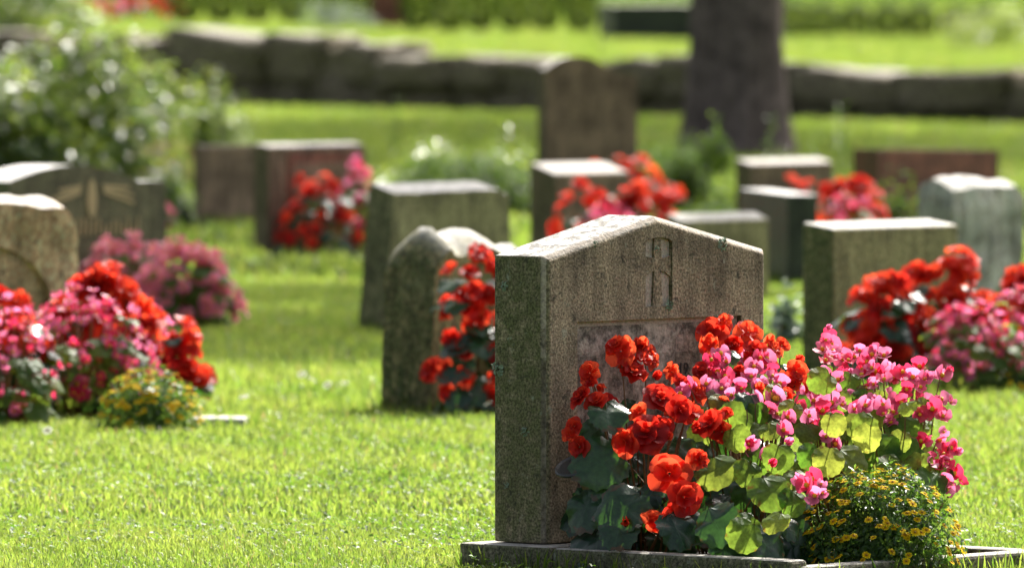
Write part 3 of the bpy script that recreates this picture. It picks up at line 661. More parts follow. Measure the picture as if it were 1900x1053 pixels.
def grow(lst, meshes, unit, cx, cy_, dflt=36, **kw):
    out = []
    for it in lst:
        px, py = it[0], it[1]; s_ = it[2] if len(it) > 2 else dflt * rb.uniform(.85, 1.2)
        p = mb(px, py); out.append((rb.choice(meshes), p, facing(px, py, cx, cy_, **kw), rb.uniform(.9, 1.15) * s_ / 925 / unit))
    return out
def more(lst, k=.75):
    return [(a + rb.uniform(-17, 17), b + rb.uniform(-15, 19), 30 * rb.uniform(.75, 1.15)) for a, b in lst if rb.random() < k]
redL += more([q[:2] for q in redL], .55); redR += more([q[:2] for q in redR], .5); pinkL += more(pinkL, .6); pinkM += more(pinkM, .95); pinkR += more(pinkR, .95)
def leafset(lst, meshes, cx, cy_, droop=.35):
    out = []
    for px, py, s_, *fr in lst:
        p = mb(px, py, fr[0] if fr else None)
        n_ = Vector(((px - cx) / 300 + rb.uniform(-.4, .4), -.85 + rb.uniform(-.35, .35), .55 + rb.uniform(-.4, .35)))
        tip = Vector(((px - cx) / 200 + rb.uniform(-.5, .5), -.4 + rb.uniform(-.3, .3), -droop + rb.uniform(-.3, .2)))
        m = rb.choice(meshes); sz = s_ / 925 * 1.06
        q = p - tip.normalized() * sz * .42; q.z = max(q.z, .03)
        out.append((m, q, n_, tip, sz))
    return out
def base_of(px, py, fr=.45):
    p = mb(px, py, fr); p.z = .035; return p
lv = [(1125, 772, 70), (1118, 850, 95), (1160, 940, 92), (1105, 992, 105), (1082, 928, 80), (1092, 1030, 88), (1150, 985, 70), (1215, 905, 70, .4), (1195, 860, 60, .3), (1140, 885, 60, .3), (1255, 975, 70), (1260, 830, 60, .3), (1300, 910, 70, .4), (1110, 800, 60, .2), (1190, 960, 70, .3), (1280, 1000, 60, .7), (1230, 1000, 60, .6), (1165, 755, 40, .2)]
lv += [(rb.uniform(1080, 1320), rb.uniform(830, 1000), rb.uniform(50, 80), rb.uniform(.0, .3)) for _ in range(14)]
plant('begonia_plant', 'red begonia with large dark leaves at the left end of the sharp bed', 'flower', base_of(1190, 900), grow(redL, RED, .060, 1180, 780, spread=.45), leafset(lv, LD, 1200, 850), G_BED,
      buds=[(RBUD, mb(px, py), facing(px, py, 1180, 780), rb.uniform(1, 1.6)) for px, py in ((1250, 735), (1215, 700), (1190, 640), (1120, 720), (1290, 790), (1240, 810), (1160, 965))])
lv = [(1330, 870, 74), (1322, 960, 80), (1385, 990, 64), (1300, 840, 50, .3), (1390, 740, 52), (1350, 660, 40), (1400, 930, 60, .4), (1340, 920, 60, .3), (1450, 690, 40), (1340, 1000, 60)] + [(rb.uniform(1300, 1450), rb.uniform(740, 990), rb.uniform(40, 70), rb.uniform(0, .4)) for _ in range(14)]
plant('begonia_plant', 'red begonia blooming high against the right half of the gabled headstone', 'flower', base_of(1380, 900, .3), grow(redR, RED, .060, 1380, 720, spread=.45), leafset(lv, LD + LL[:1], 1380, 850), G_BED,
      buds=[(RBUD, mb(px, py), facing(px, py, 1380, 720), rb.uniform(1, 1.6)) for px, py in ((1480, 668), (1426, 636), (1410, 720))])
lv = [(1370, 772, 60), (1430, 900, 74), (1395, 868, 52), (1450, 840, 56), (1480, 915, 52), (1470, 780, 44), (1482, 750, 42), (1400, 760, 46), (1340, 745, 44), (1385, 730, 40), (1440, 730, 40), (1475, 850, 46, .5), (1415, 800, 44, .5), (1440, 960, 50), (1390, 970, 46), (1360, 800, 50, .6)] + [(rb.uniform(1340, 1500), rb.uniform(740, 900), rb.uniform(34, 56), rb.uniform(0.2, .7)) for _ in range(16)]
plant('begonia_plant', 'pink begonia with round light green leaves at the middle of the sharp bed', 'flower', base_of(1410, 930, .55), grow(pinkL, PINK, .034, 1390, 720, 37), leafset(lv, LL, 1410, 830), G_BED,
      buds=[(PBUD, mb(px, py), facing(px, py, 1390, 720), rb.uniform(.8, 1.3)) for px, py in ((1350, 760), (1430, 860), (1460, 820), (1290, 715))])
lv = [(1560, 790, 56), (1600, 790, 60), (1580, 702, 40), (1545, 690, 38), (1580, 850, 64), (1540, 850, 56), (1530, 770, 44), (1500, 800, 46), (1510, 840, 50), (1600, 830, 50, .4), (1480, 880, 46), (1560, 740, 40)] + [(rb.uniform(1490, 1610), rb.uniform(700, 870), rb.uniform(34, 56), rb.uniform(0.1, .7)) for _ in range(16)]
plant('begonia_plant', 'tallest pink begonia directly behind the small yellow daisies', 'flower', base_of(1550, 900, .4), grow(pinkM, PINK, .034, 1540, 740, 37), leafset(lv, LL, 1545, 820), G_BED,
      buds=[(PBUD, mb(px, py), facing(px, py, 1540, 740), rb.uniform(.8, 1.3)) for px, py in ((1535, 608), (1500, 690), (1580, 690))])
lv = [(1640, 830, 64), (1690, 840, 62), (1720, 890, 76), (1660, 870, 64), (1680, 790, 54), (1620, 770, 50), (1640, 740, 46), (1705, 790, 46), (1740, 880, 60), (1745, 930, 56, .5), (1660, 720, 38), (1700, 860, 60, .4), (1735, 840, 46), (1600, 740, 42), (1680, 760, 40)] + [(rb.uniform(1600, 1740), rb.uniform(720, 900), rb.uniform(34, 60), rb.uniform(0.1, .8)) for _ in range(18)]
plant('begonia_plant', 'pink begonia arching over the right end of the sharp bed', 'flower', base_of(1670, 920, .5), grow(pinkR, PINK, .034, 1670, 760, 37), leafset(lv, LL, 1670, 830), G_BED,
      buds=[(PBUD, mb(px, py), facing(px, py, 1670, 760), rb.uniform(.8, 1.3)) for px, py in ((1760, 690), (1775, 838), (1735, 740), (1625, 648))])

lv = [(rb.uniform(1110, 1500), rb.uniform(880, 1010), rb.uniform(45, 80), rb.uniform(.35, .9)) for _ in range(34)] + [(1310, 990, 70, .7), (1270, 940, 60, .6), (1360, 930, 66, .6), (1430, 985, 60, .8), (1470, 960, 56, .7), (1390, 1010, 60, .9)]
plant('begonia_plant', 'low shaded leafy growth without flowers along the left kerb of the sharp bed', 'plant', base_of(1320, 1000, .5), [], leafset(lv, LD, 1320, 900), G_BED)

def leaf_cloud(name, P, Nn, T, size, asp, rnd, tint=None, fold=.25):
    """P, Nn, T: (n,3) arrays of base points, normals, tip directions; one folded four-cornered leaf each"""
    n = len(P); T = T - Nn * (T * Nn).sum(1, keepdims=True); T /= np.linalg.norm(T, axis=1, keepdims=True) + 1e-9
    B = np.cross(Nn, T); sz = size[:, None]
    V = np.empty((n, 4, 3)); V[:, 0] = P; V[:, 2] = P + T * sz
    V[:, 1] = P + T * sz * .5 + B * sz * asp * .5 + Nn * sz * fold * asp; V[:, 3] = P + T * sz * .5 - B * sz * asp * .5 + Nn * sz * fold * asp
    q = np.arange(n * 4).reshape(n, 4)
    tint = rnd.random(n) if tint is None else tint
    return np_mesh(name, V.reshape(-1, 3), tris=np.concatenate([q[:, [0, 1, 2]], q[:, [0, 2, 3]]]), tint=np.repeat(tint, 4))
def unit(a): return a / (np.linalg.norm(a, axis=1, keepdims=True) + 1e-9)
def daisy_mound(label, base, ax, ay, h, nfl, nleaf, seed, group=None, fsc=1.0, lsc=1.0):
    rn = np.random.default_rng(seed); root = thing('creeping_zinnia', label, 'flower', base, 0, group)
    d = unit(rn.normal(size=(nleaf, 3))); d[:, 2] = np.abs(d[:, 2]); rad = rn.random(nleaf) ** .25
    P = d * rad[:, None] * np.array([ax, ay, h]) * (0.9 + .18 * np.sin(d[:, :1] * 9 + d[:, 1:2] * 7)); P[:, 2] += .004
    nn = unit(d + rn.normal(size=(nleaf, 3)) * .5); tt = unit(d + rn.normal(size=(nleaf, 3)) * .8)
    me = leaf_cloud('foliage', P, nn, tt, rn.uniform(.010, .019, nleaf) * lsc, .42, rn)
    link('foliage', me, [M['mound_leaf']], root, kind='stuff')
    for k in range(nfl):
        a = rn.uniform(-math.pi, math.pi); el = math.asin(rn.uniform(.05, 1.0)); dv = Vector((math.cos(el) * math.cos(a), math.cos(el) * math.sin(a), math.sin(el)))
        if dv.y > .35 and rn.random() < .7: dv.y *= -1
        p = Vector((dv.x * ax, dv.y * ay, dv.z * h)) * rn.uniform(.97, 1.08)
        f = (dv + Vector((rn.normal() * .3, rn.normal() * .3, .7))).normalized()
        link('flower', DAISY[k % 3], parent=root, mtx=orient(p, f, rn.uniform(0, 6), rn.uniform(.6, 1.0) * fsc))
    bm = bmesh.new()
    for k in range(60):
        a = rn.uniform(0, 6.28); r = rn.uniform(.3, .95); tube(bm, [Vector((0, 0, 0)), Vector((math.cos(a) * ax * r * .6, math.sin(a) * ay * r * .6, h * .5)), Vector((math.cos(a) * ax * r, math.sin(a) * ay * r, h * math.sqrt(1 - r * r)))], [.0015, .0012, .0008], 3)
    link('stems', bm_mesh('stems', bm), [M['green_stem']], root, kind='stuff')
    return root
dm = mb(1632, 1020, .88); dm.z = .03
daisy_mound('mound of small yellow daisies in the front corner of the sharp bed', dm, .165, .14, .195, 185, 7500, 4, G_BED)

# dark round disc on a stake beside the stone's front edge
dp = mb(1068, 866, .5)
t_ = thing('grave_marker', 'dark round disc on a pale stake at the foot of the gabled headstone', 'marker', Vector((dp.x + .012, dp.y, .035)))
bm = bmesh.new()
prof = [(0, .004), (.034, .004), (.040, .0065), (.043, .004), (.043, 0), (.038, -.003), (0, -.003)]
prev = None
for k in range(29):
    a = 2 * math.pi * k / 28; ring = [bm.verts.new((r * math.cos(a), r * math.sin(a), z)) for r, z in prof]
    if prev:
        for i in range(len(prof) - 1): bm.faces.new((prev[i], ring[i], ring[i + 1], prev[i + 1]))
    prev = ring
bmesh.ops.remove_doubles(bm, verts=bm.verts, dist=1e-5)
link('disc', bm_mesh('disc', bm), [M['black']], t_, mtx=Matrix.Translation((-.012, 0, dp.z - .035)) @ Matrix.Rotation(R(-16), 4, 'Y') @ Matrix.Rotation(R(24), 4, 'X'))
bm = bmesh.new(); tube(bm, [Vector((.02, 0, 0)), Vector((.012, 0, dp.z - .045))], [.003, .003], 6); link('stake', bm_mesh('stake', bm), [M['stake']], t_)

# ------------------------------------------------------------------ blurred flower beds
def dome_plant(label, px0, px1, py_top, py_base, kind, nf, nl, seed, group, fsize=None, cover=1.0, lmesh=None, deep=1.0, zlow=.1, lsize=.06):
    rr = random.Random(seed); g = ground((px0 + px1) / 2, py_base); s = FPX / g.y
    ax = (px1 - px0) / 2 / s; ay = min(.3, max(.1, ax * .8)) * deep; h = CAMH - (py_top - HZ) / s
    g = g + Vector((0, ay * .6, 0)); g.z = 0.0
    meshes, unit_ = {'red': (RED, 1.0), 'pink': (PINK, 1.05), 'rose': (ROSE, 1.1)}[kind]
    fl = []
    for k in range(int(nf * 1.45)):
        a = rr.uniform(-math.pi, math.pi)
        if math.sin(a) > .2 and rr.random() < .75: a = -a
        z = rr.uniform(zlow, 1); el = math.asin(z); dv = Vector((math.cos(el) * math.cos(a), math.cos(el) * math.sin(a), z))
        wob = rr.uniform(.82, 1.06)
        p = g + Vector((dv.x * ax * wob, dv.y * ay * wob, .02 + dv.z * (h - .03) * wob))
        f = (dv + Vector((rr.uniform(-.5, .5), -.35 + rr.uniform(-.4, .4), rr.uniform(-.2, .6)))).normalized()
        fl.append((rr.choice(meshes), p, f, unit_ * rr.uniform(.8, 1.25) * (fsize or 1)))
    lf = []; lmesh = lmesh or (LD if kind == 'red' else LL)
    for k in range(int(nl * 1.5)):
        a = rr.uniform(-math.pi, math.pi)
        if math.sin(a) > .2 and rr.random() < .75: a = -a
        z = rr.uniform(.02, .85); el = math.asin(z); dv = Vector((math.cos(el) * math.cos(a), math.cos(el) * math.sin(a), z)); k_ = rr.uniform(.55, .95)
        p = g + Vector((dv.x * ax * k_, dv.y * ay * k_, .03 + dv.z * h * k_ * .95))
        lf.append((rr.choice(lmesh), p, dv + Vector((0, -.2, .7)), dv + Vector((rr.uniform(-.5, .5), -.3, -.4)), rr.uniform(.75, 1.25) * lsize))
    return plant('begonia_plant', label, 'flower', g, fl, lf, group)
GL = 'flowers in the left bed'
dome_plant('red begonia clump at the left edge of the left bed, over broad dark leaves', -130, 95, 535, 790, 'red', 46, 30, 1, GL, zlow=.35, lsize=.075)
dome_plant('tall red begonia at the back of the left bed, touching the rough pinkish stone', 70, 310, 498, 770, 'red', 46, 22, 2, GL, zlow=.5)
dome_plant('pink begonia filling the middle of the left bed', -10, 300, 528, 785, 'pink', 110, 44, 3, GL, zlow=.15, deep=.8, lsize=.07)
dome_plant('pink begonia in the left bed between the tall red one and the yellow daisies', 200, 340, 560, 765, 'pink', 44, 14, 4, GL, zlow=.5)
dome_plant('pink begonia low at the left edge of the left bed', -90, 110, 560, 796, 'pink', 55, 20, 27, GL, zlow=.1, deep=.9)
dome_plant('red begonia at the right end of the left bed, leaning over the lawn', 300, 382, 598, 772, 'red', 13, 8, 5, GL, zlow=.35)
g = ground(275, 806); daisy_mound('mound of yellow daisies at the lawn edge of the left bed', Vector((g.x, g.y + .08, 0)), .145, .12, .165, 130, 2600, 8, GL, 1.15, 1.2)
GP = 'pale pink begonias behind the left bed'
dome_plant('pale pink begonia near the gilt emblem stone, left half of its bed', 128, 350, 436, 604, 'rose', 115, 50, 6, GP, fsize=1.15)
dome_plant('pale pink begonia at the right end of the bed beside the shady lawn', 240, 448, 448, 613, 'rose', 115, 50, 7, GP, fsize=1.15)
GC = 'flowers before the brown headstone with the red panel'
dome_plant('red begonia in front of the headstone with the red panel', 510, 665, 322, 476, 'red', 25, 20, 8, GC, zlow=.1)
dome_plant('pink begonia next to the sloping grey green headstone', 605, 726, 300, 474, 'pink', 34, 20, 9, GC, fsize=1.45, zlow=.2)
dome_plant('red begonia climbing the face of the rounded olive boulder headstone', 800, 960, 452, 772, 'red', 26, 24, 10, 'flowers before the rounded stone', zlow=.05, lsize=.075)
GH = 'flowers before the low brown headstone'
dome_plant('red begonia before the bright topped brown stone, above the gabled headstone', 1022, 1160, 330, 505, 'red', 26, 10, 11, GH, zlow=.3)
dome_plant('red begonia just above the gable, at the right of its bed', 1140, 1262, 322, 505, 'red', 26, 10, 12, GH, zlow=.3)
dome_plant('pink begonia low between the two red ones above the gable', 1070, 1200, 372, 512, 'pink', 22, 8, 13, GH, fsize=1.3, zlow=.4)
dome_plant('dark red begonia far behind, at the foot of the tall wavy headstone', 1060, 1270, 288, 430, 'red', 24, 10, 14, 'flowers at the tall headstone', zlow=.4)
GJ = 'flowers behind the dark edge-on headstone'
dome_plant('red begonia right of the dark edge-on headstone', 1500, 1650, 322, 480, 'red', 36, 10, 15, GJ, zlow=.2)
dome_plant('small red begonia peeping over the dark edge-on headstone', 1440, 1520, 325, 470, 'red', 10, 5, 17, GJ, zlow=.4)
dome_plant('pink begonia among the red ones behind the flat topped olive headstone', 1510, 1650, 362, 488, 'pink', 28, 8, 16, GJ, fsize=1.3, zlow=.2)
GN = 'flowers in the right bed'
dome_plant('red begonia in the right bed against the flat topped olive headstone', 1562, 1730, 490, 722, 'red', 32, 22, 18, GN, zlow=.25, lsize=.075)
dome_plant('tall red begonia at the highest point of the right bed', 1640, 1860, 458, 718, 'red', 36, 20, 19, GN, zlow=.4)
dome_plant('pink begonia at the front of the right bed', 1700, 1900, 560, 732, 'pink', 70, 26, 20, GN, zlow=.15, deep=.8)
dome_plant('pink and green begonia cut by the right edge of the picture', 1810, 2010, 530, 728, 'pink', 60, 24, 21, GN, zlow=.2)
dome_plant('red begonia cut by the right edge of the picture', 1820, 1990, 500, 716, 'red', 30, 10, 22, GN, zlow=.5)
g = ground(1905, 732); daisy_mound('mound of yellow daisies at the right edge of the picture', Vector((g.x, g.y + .05, 0)), .12, .1, .1, 45, 1200, 9, GN, 1.15, 1.2)
dome_plant('lone pink flower plant at the right foot of the gilt emblem stone', 285, 325, 378, 430, 'pink', 9, 6, 23, 'small plants', fsize=1.3)

# ------------------------------------------------------------------ shrubs, hedges
def shrub(label, px, py_base, wpx, py_top, mat, n, seed, leaf=.04, asp=.5, z=0.0, ay=None, group=None, name='shrub', cat='shrub', hollow=.35, clump=14, shape=1.0):
    rn = np.random.default_rng(seed); g = (tground(px, py_base) if z else ground(px, py_base)); s = FPX / g.y
    ax = wpx / 2 / s; ay = ay or ax * .8; h = (py_base - py_top) / s
    root = thing(name, label, cat, g, 0, group)
    cc = unit(rn.normal(size=(clump, 3))); cc[:, 2] = np.abs(cc[:, 2]); cc *= rn.uniform(.55, .85, (clump, 1))
    ci = rn.integers(0, clump, n); d = unit(rn.normal(size=(n, 3))); rad = rn.random(n) ** hollow * rn.uniform(.25, .48, clump)[ci]
    Q = cc[ci] + d * rad[:, None]; Q[:, 2] = np.abs(Q[:, 2])
    P = Q * np.array([ax, ay, h * .92]) + np.array([0, 0, .01])
    nn = unit(d * .6 + rn.normal(size=(n, 3)) * .38 + np.array([0, 0, 1.0])); tt = unit(d + rn.normal(size=(n, 3)) * .7 + np.array([0, 0, -.1]))
    link('foliage', leaf_cloud('foliage', P, nn, tt, rn.uniform(.6, 1.3, n) * leaf, asp, rn), [mat], root, kind='stuff')
    bm = bmesh.new()
    for c in cc: e = Vector((c[0] * ax, c[1] * ay, c[2] * h)); tube(bm, [Vector((c[0] * .1, c[1] * .1, -.01)), e * .5 + Vector((0, 0, h * .1)), e], [.008, .005, .003], 4)
    link('stems', bm_mesh('stems', bm), [M['wood']], root, kind='stuff')
    return root
shrub('big glossy leaved bush sparkling at the upper left', 80, 345, 540, 32, M['bush_leaf'], 5200, 31, leaf=.08, asp=.6, clump=34)
shrub('loose glossy branches reaching right from the big bush, before the wall', 330, 300, 230, 105, M['bush_leaf'], 1500, 32, leaf=.07, clump=14)
shrub('dark small shrub between the emblem stone and the plain brown headstone', 310, 420, 110, 290, M['dull_leaf'], 900, 33, leaf=.03)
shrub('low glossy shrub behind the sloping grey green headstone', 800, 375, 280, 248, M['bush_leaf'], 1700, 34, leaf=.04, clump=20)
shrub('low glossy shrub left of the bright topped brown headstone', 930, 385, 150, 240, M['bush_leaf'], 900, 35, leaf=.04)
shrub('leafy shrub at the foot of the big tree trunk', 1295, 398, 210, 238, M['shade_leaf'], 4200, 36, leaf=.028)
shrub('low shrub right of the big trunk behind the brown headstone', 1450, 385, 160, 270, M['bush_leaf'], 500, 37, leaf=.025)
shrub('pale green hosta like plant beside the right edge of the gabled headstone', 1455, 640, 70, 520, M['silver_leaf'], 160, 38, leaf=.05, asp=.6, name='plant', cat='plant')
shrub('dark shrub between the wide red stone and the pale grey rough stone', 1690, 470, 150, 325, M['shade_leaf'], 1500, 39, leaf=.03)
shrub('small dark tuft at the foot of the plain brown headstone', 345, 425, 60, 340, M['dull_leaf'], 300, 47, leaf=.028)
shrub('yellow green arching plant on the terrace at the upper right', 1850, 92, 190, -20, M['lime_leaf'], 1300, 40, leaf=.09, asp=.25, z=TER_Z, name='arching_plant', cat='plant')
shrub('silvery cushion plant on the terrace above the wall', 625, 58, 160, -12, M['silver_leaf'], 900, 41, leaf=.05, z=TER_Z, name='cushion_plant', cat='plant')
shrub('tan dry ornamental grass beside the big glossy bush', 270, 335, 230, 215, M['dry_leaf'], 1200, 42, leaf=.09, asp=.08, name='dry_grass_clump', cat='plant')
shrub('green sparkling bush at the top left corner on the terrace', 60, 66, 330, -60, M['bush_leaf'], 1900, 43, leaf=.09, z=TER_Z)
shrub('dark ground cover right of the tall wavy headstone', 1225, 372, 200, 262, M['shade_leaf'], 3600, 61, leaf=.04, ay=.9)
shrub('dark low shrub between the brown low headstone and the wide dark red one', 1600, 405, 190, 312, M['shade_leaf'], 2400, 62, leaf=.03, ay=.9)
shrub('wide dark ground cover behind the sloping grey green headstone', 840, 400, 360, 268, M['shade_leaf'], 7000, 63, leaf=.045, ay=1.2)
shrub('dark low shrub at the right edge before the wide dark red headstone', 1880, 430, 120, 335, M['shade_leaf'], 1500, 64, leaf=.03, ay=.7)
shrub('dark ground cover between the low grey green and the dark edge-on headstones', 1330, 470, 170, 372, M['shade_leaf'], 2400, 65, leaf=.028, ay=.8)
# tall thin weeds standing up before the wall
def weed(label, px, py_base, py_top, seed, mat):
    rn = np.random.default_rng(seed); g = ground(px, py_base); s = FPX / g.y; h = (py_base - py_top) / s
    root = thing('tall_weed', label, 'plant', g); n = 15
    z = rn.uniform(.25, 1, n) * h; a = rn.uniform(0, 6.28, n); P = np.stack([.01 * np.cos(a), .01 * np.sin(a), z], 1)
    T = np.stack([np.cos(a), np.sin(a), np.full(n, .5)], 1); Nn = unit(np.stack([-np.cos(a), -np.sin(a), np.full(n, 2.0)], 1))
    link('foliage', leaf_cloud('foliage', P, Nn, unit(T), rn.uniform(.03, .055, n), .5, rn), [mat], root, kind='stuff')
    bm = bmesh.new(); tube(bm, [Vector((0, 0, -.01)), Vector((.01, 0, h * .6)), Vector((.0, 0, h))], [.005, .004, .002], 4); link('stem', bm_mesh('stem', bm), [M['green_stem']], root)
for i, (l, px, pb, pt) in enumerate((('tall thin leafy weed before the wall, above the sloping grey green stone', 735, 300, 185), ('tallest thin weed right of the tree trunk', 1560, 340, 190), ('thin weed left of the trunk foot by the tall headstone', 985, 330, 230),
                                      ('thin leafy weed against the lower left of the tree trunk', 1322, 360, 215), ('thin leafy weed against the right foot of the tree trunk', 1425, 350, 215), ('thin weed just right of the tree trunk, shorter than the other', 1515, 345, 250), ('short weed before the wide dark red headstone', 1715, 400, 300))):
    weed(l, px, pb, pt, 50 + i, M['clover'])
# clipped hedge shrubs on the terrace
def hedge_mesh(seed, n=3600, h=1.0):
    rn = np.random.default_rng(seed); d = rn.uniform(-1, 1, (n, 3)); k = rn.integers(0, 3, n); sgn = rn.choice([-1, 1], n); q = rn.random(n) < .75
    for i in range(3): d[(k == i) & q, i] = sgn[(k == i) & q] * rn.uniform(.75, 1.02, ((k == i) & q).sum())
    rr_ = 1 - .28 * (np.abs(d[:, :1]) * np.abs(d[:, 2:3])) ** 1.5; P = d * rr_ * np.array([.23, .22, .5]); P[:, 2] += .5; P[:, 2] *= h; P[:, 0] *= (.72 + .28 * np.minimum(1, P[:, 2] / .2))
    nn = unit(d + rn.normal(size=(n, 3)) * .6); tt = unit(rn.normal(size=(n, 3)) + np.array([0, 0, .6]))
    me = leaf_cloud('hedge_foliage', P, nn, tt, rn.uniform(.035, .06, n), .65, rn); me.materials.append(M['hedge_leaf']); return me
HM = [hedge_mesh(i) for i in range(4)]
hstem = bmesh.new(); tube(hstem, [Vector((0, 0, -.01)), Vector((0, 0, .3)), Vector((0, 0, .7))], [.02, .015, .008], 5); hstem = bm_mesh('hedge_stem', hstem); hstem.materials.append(M['wood'])
def hedge_row(px0, px1, py, step, hgt, where, seed):
    rr = random.Random(seed); x = px0; k = 0
    ordn = ['first', 'second', 'third', 'fourth', 'fifth', 'sixth', 'seventh', 'eighth', 'ninth', 'tenth', 'eleventh', 'twelfth', 'thirteenth', 'fourteenth', 'fifteenth', 'sixteenth', 'seventeenth', 'eighteenth', 'nineteenth', 'twentieth']
    while x < px1:
        g = tground(x, py + rr.uniform(-1.5, 1.5)); hh = hgt * rr.uniform(.93, 1.08)
        root = thing('hedge_shrub', f'{ordn[k % 20]} hedge shrub from the left in the clipped row {where}', 'hedge', g, 0, 'hedge shrubs ' + where)
        link('foliage', HM[rr.randrange(4)], parent=root, mtx=Matrix.Rotation(rr.choice((0, math.pi)), 4, 'Z') @ Matrix.Diagonal((step / 66 * 1.0, 1, hh, 1)), kind='stuff')
        link('stem', hstem, parent=root, mtx=Matrix.Scale(hh, 4)); x += step * rr.uniform(.9, 1.1); k += 1
hedge_row(775, 1135, 62, 62, .80, 'left of the trunk', 1)
hedge_row(1470, 1960, 70, 60, .42, 'right of the trunk', 2)
hedge_row(345, 770, 46, 64, .80, 'over the left wall end', 3)
hedge_row(-60, 330, 28, 62, .85, 'at the top left corner', 4)
# dark low stones on the terrace
def terrace_stone(label, px0, px1, py_base, py_top, mat, dpt=.35, theta=8):
    g = tground(px0, py_base); s = FPX / g.y; bm = bmesh.new(); add_box(bm, 0, (px1 - px0) / s / math.cos(R(theta)), 0, dpt, -.05, (py_base - py_top) / s); bevel(bm, .015, 2)
    root = thing('headstone', label, 'headstone', g, R(theta)); link('stone_body', bm_mesh('headstone', bm), [mat], root)
terrace_stone('dark green block stone with bright top on the terrace left of the trunk', 1138, 1310, 76, 8, M['dark_stone'], 1.2)
terrace_stone('dark maroon headstone on the terrace between silvery plant and hedge', 690, 755, 52, -30, M['red_stone'], .2)
def terrace_flowers(label, px0, px1, py_top, py_base, kind, nf, seed):
    rr = random.Random(seed); g = tground((px0 + px1) / 2, py_base); s = FPX / g.y; ax = (px1 - px0) / 2 / s; h = (py_base - py_top) / s
    meshes = {'red': RED, 'pink': PINK}[kind]; fl = []; lf = []
    for k in range(nf):
        dv = Vector((rr.uniform(-1, 1), rr.uniform(-1, .3), rr.uniform(.3, 1))); p = g + Vector((dv.x * ax, dv.y * ax * .5, h * dv.z * (1 - .4 * dv.x * dv.x)))
        fl.append((rr.choice(meshes), p, (dv + Vector((0, -.4, .4))).normalized(), rr.uniform(1.3, 1.9) * (1 if kind == 'red' else 1.6)))
    for k in range(14): lf.append((rr.choice(LD), g + Vector((rr.uniform(-1, 1) * ax, rr.uniform(-.5, .2) * ax, rr.uniform(.05, .7) * h)), Vector((0, -.5, 1)), Vector((rr.uniform(-1, 1), -.5, -.3)), .1))
    plant('begonia_plant', label, 'flower', g, fl, lf, 'flowers on the terrace')
terrace_flowers('deep red flowers on the terrace at the top left', 200, 340, -12, 42, 'red', 60, 3)
terrace_flowers('pinkish flowers on the terrace beside the top left bush', 110, 230, -12, 46, 'pink', 40, 4)

# ------------------------------------------------------------------ the big tree
g = ground(1362, 290); s = FPX / g.y
tree = thing('pine_tree', 'thick dark tree trunk rising out of the picture before the boulder wall', 'tree', g)
bm = bmesh.new(); prev = None; NS = 72
zs = [0, .08, .16, .24, .32, .4, .5, .6, .7, .8, .9, 1.0, 1.1, 1.2, 1.4, 1.9, 2.6, 3.6, 5, 7, 9]
for z in [-.1] + zs:
    rad = (.30 + .09 * math.exp(-max(0, z) / .35) - .012 * z) * (1.0 if z < 6 else .85); ring = []
    for k in range(NS):
        a = 2 * math.pi * k / NS; rr_ = rad * (1 + .05 * math.sin(3 * a + 1) * math.exp(-max(0, z) / .8)) + .028 * noise.noise(Vector((math.cos(a) * 5, math.sin(a) * 5, z * 1.5))) + .012 * noise.noise(Vector((math.cos(a) * 14, math.sin(a) * 14, z * 3)))
        rr_ += .03 * abs(noise.noise(Vector((a * 3.3 if a < 3.14 else (a - 6.283) * 3.3, 0, z * .9)) * 1.6)); ring.append(bm.verts.new((rr_ * math.cos(a) + .008 * z, rr_ * math.sin(a), z)))
    if prev:
        for k in range(NS): bm.faces.new((prev[k], prev[(k + 1) % NS], ring[(k + 1) % NS], ring[k]))
    prev = ring
link('trunk', bm_mesh('trunk', bm), [M['bark']], tree, smooth=True)
rn = np.random.default_rng(77); bm = bmesh.new(); cl = []
for k in range(16):
    a = rn.uniform(0, 6.28); z = rn.uniform(5.6, 9); L = rn.uniform(1.2, 2.6); e = Vector((math.cos(a) * L, math.sin(a) * L, z + rn.uniform(.2, .9))); tube(bm, [Vector((0, 0, z)), e * .5 + Vector((0, 0, z * .5 + .1)), e], [.07, .045, .02], 5); cl.append((e, rn.uniform(.5, .9)))
link('limbs', bm_mesh('limbs', bm), [M['bark']], tree)
Pp = []
for e, r in cl: Pp.append(np.array(e) + unit(rn.normal(size=(330, 3))) * (rn.random((330, 1)) ** .4) * r)
Pp = np.concatenate(Pp); n = len(Pp)
link('crown', leaf_cloud('crown', Pp, unit(rn.normal(size=(n, 3))), unit(rn.normal(size=(n, 3))), rn.uniform(.08, .16, n), .5, rn), [M['hedge_leaf']], tree, kind='stuff')

def shade_tree(label, foot, boughs, seed, rad=.22):
    """tall pine beside the view; boughs: (ground point it shades, height, length across, length along)"""
    rn = np.random.default_rng(seed); root = thing('pine_tree', label, 'tree', foot); top = max(b[1] for b in boughs) + 1.5
    bm = bmesh.new(); tube(bm, [Vector((0, 0, -.1)), Vector((0, 0, .5)), Vector((.05, 0, top * .5)), Vector((0, .05, top))], [rad * 1.25, rad, rad * .75, .04], 14)
    link('trunk', bm_mesh('trunk', bm), [M['bark']], root, smooth=True)
    bm = bmesh.new(); Pp = []
    for gp, hgt, a, b, n in boughs:
        c = gp + sdir * (hgt / sdir.z) - foot
        tube(bm, [Vector((0, 0, c.z - .6)), Vector((c.x * .6, c.y * .6, c.z - .1)), c], [.06, .04, .015], 6)
        q = rn.normal(size=(n, 3)) * np.array([a, b, .12]) * .5; Pp.append(q + np.array(c))
    link('limbs', bm_mesh('limbs', bm), [M['bark']], root); Pp = np.concatenate(Pp); n = len(Pp)
    link('crown', leaf_cloud('crown', Pp, unit(rn.normal(size=(n, 3))), unit(rn.normal(size=(n, 3))), rn.uniform(.18, .30, n), .55, rn), [M['hedge_leaf']], root, kind='stuff')
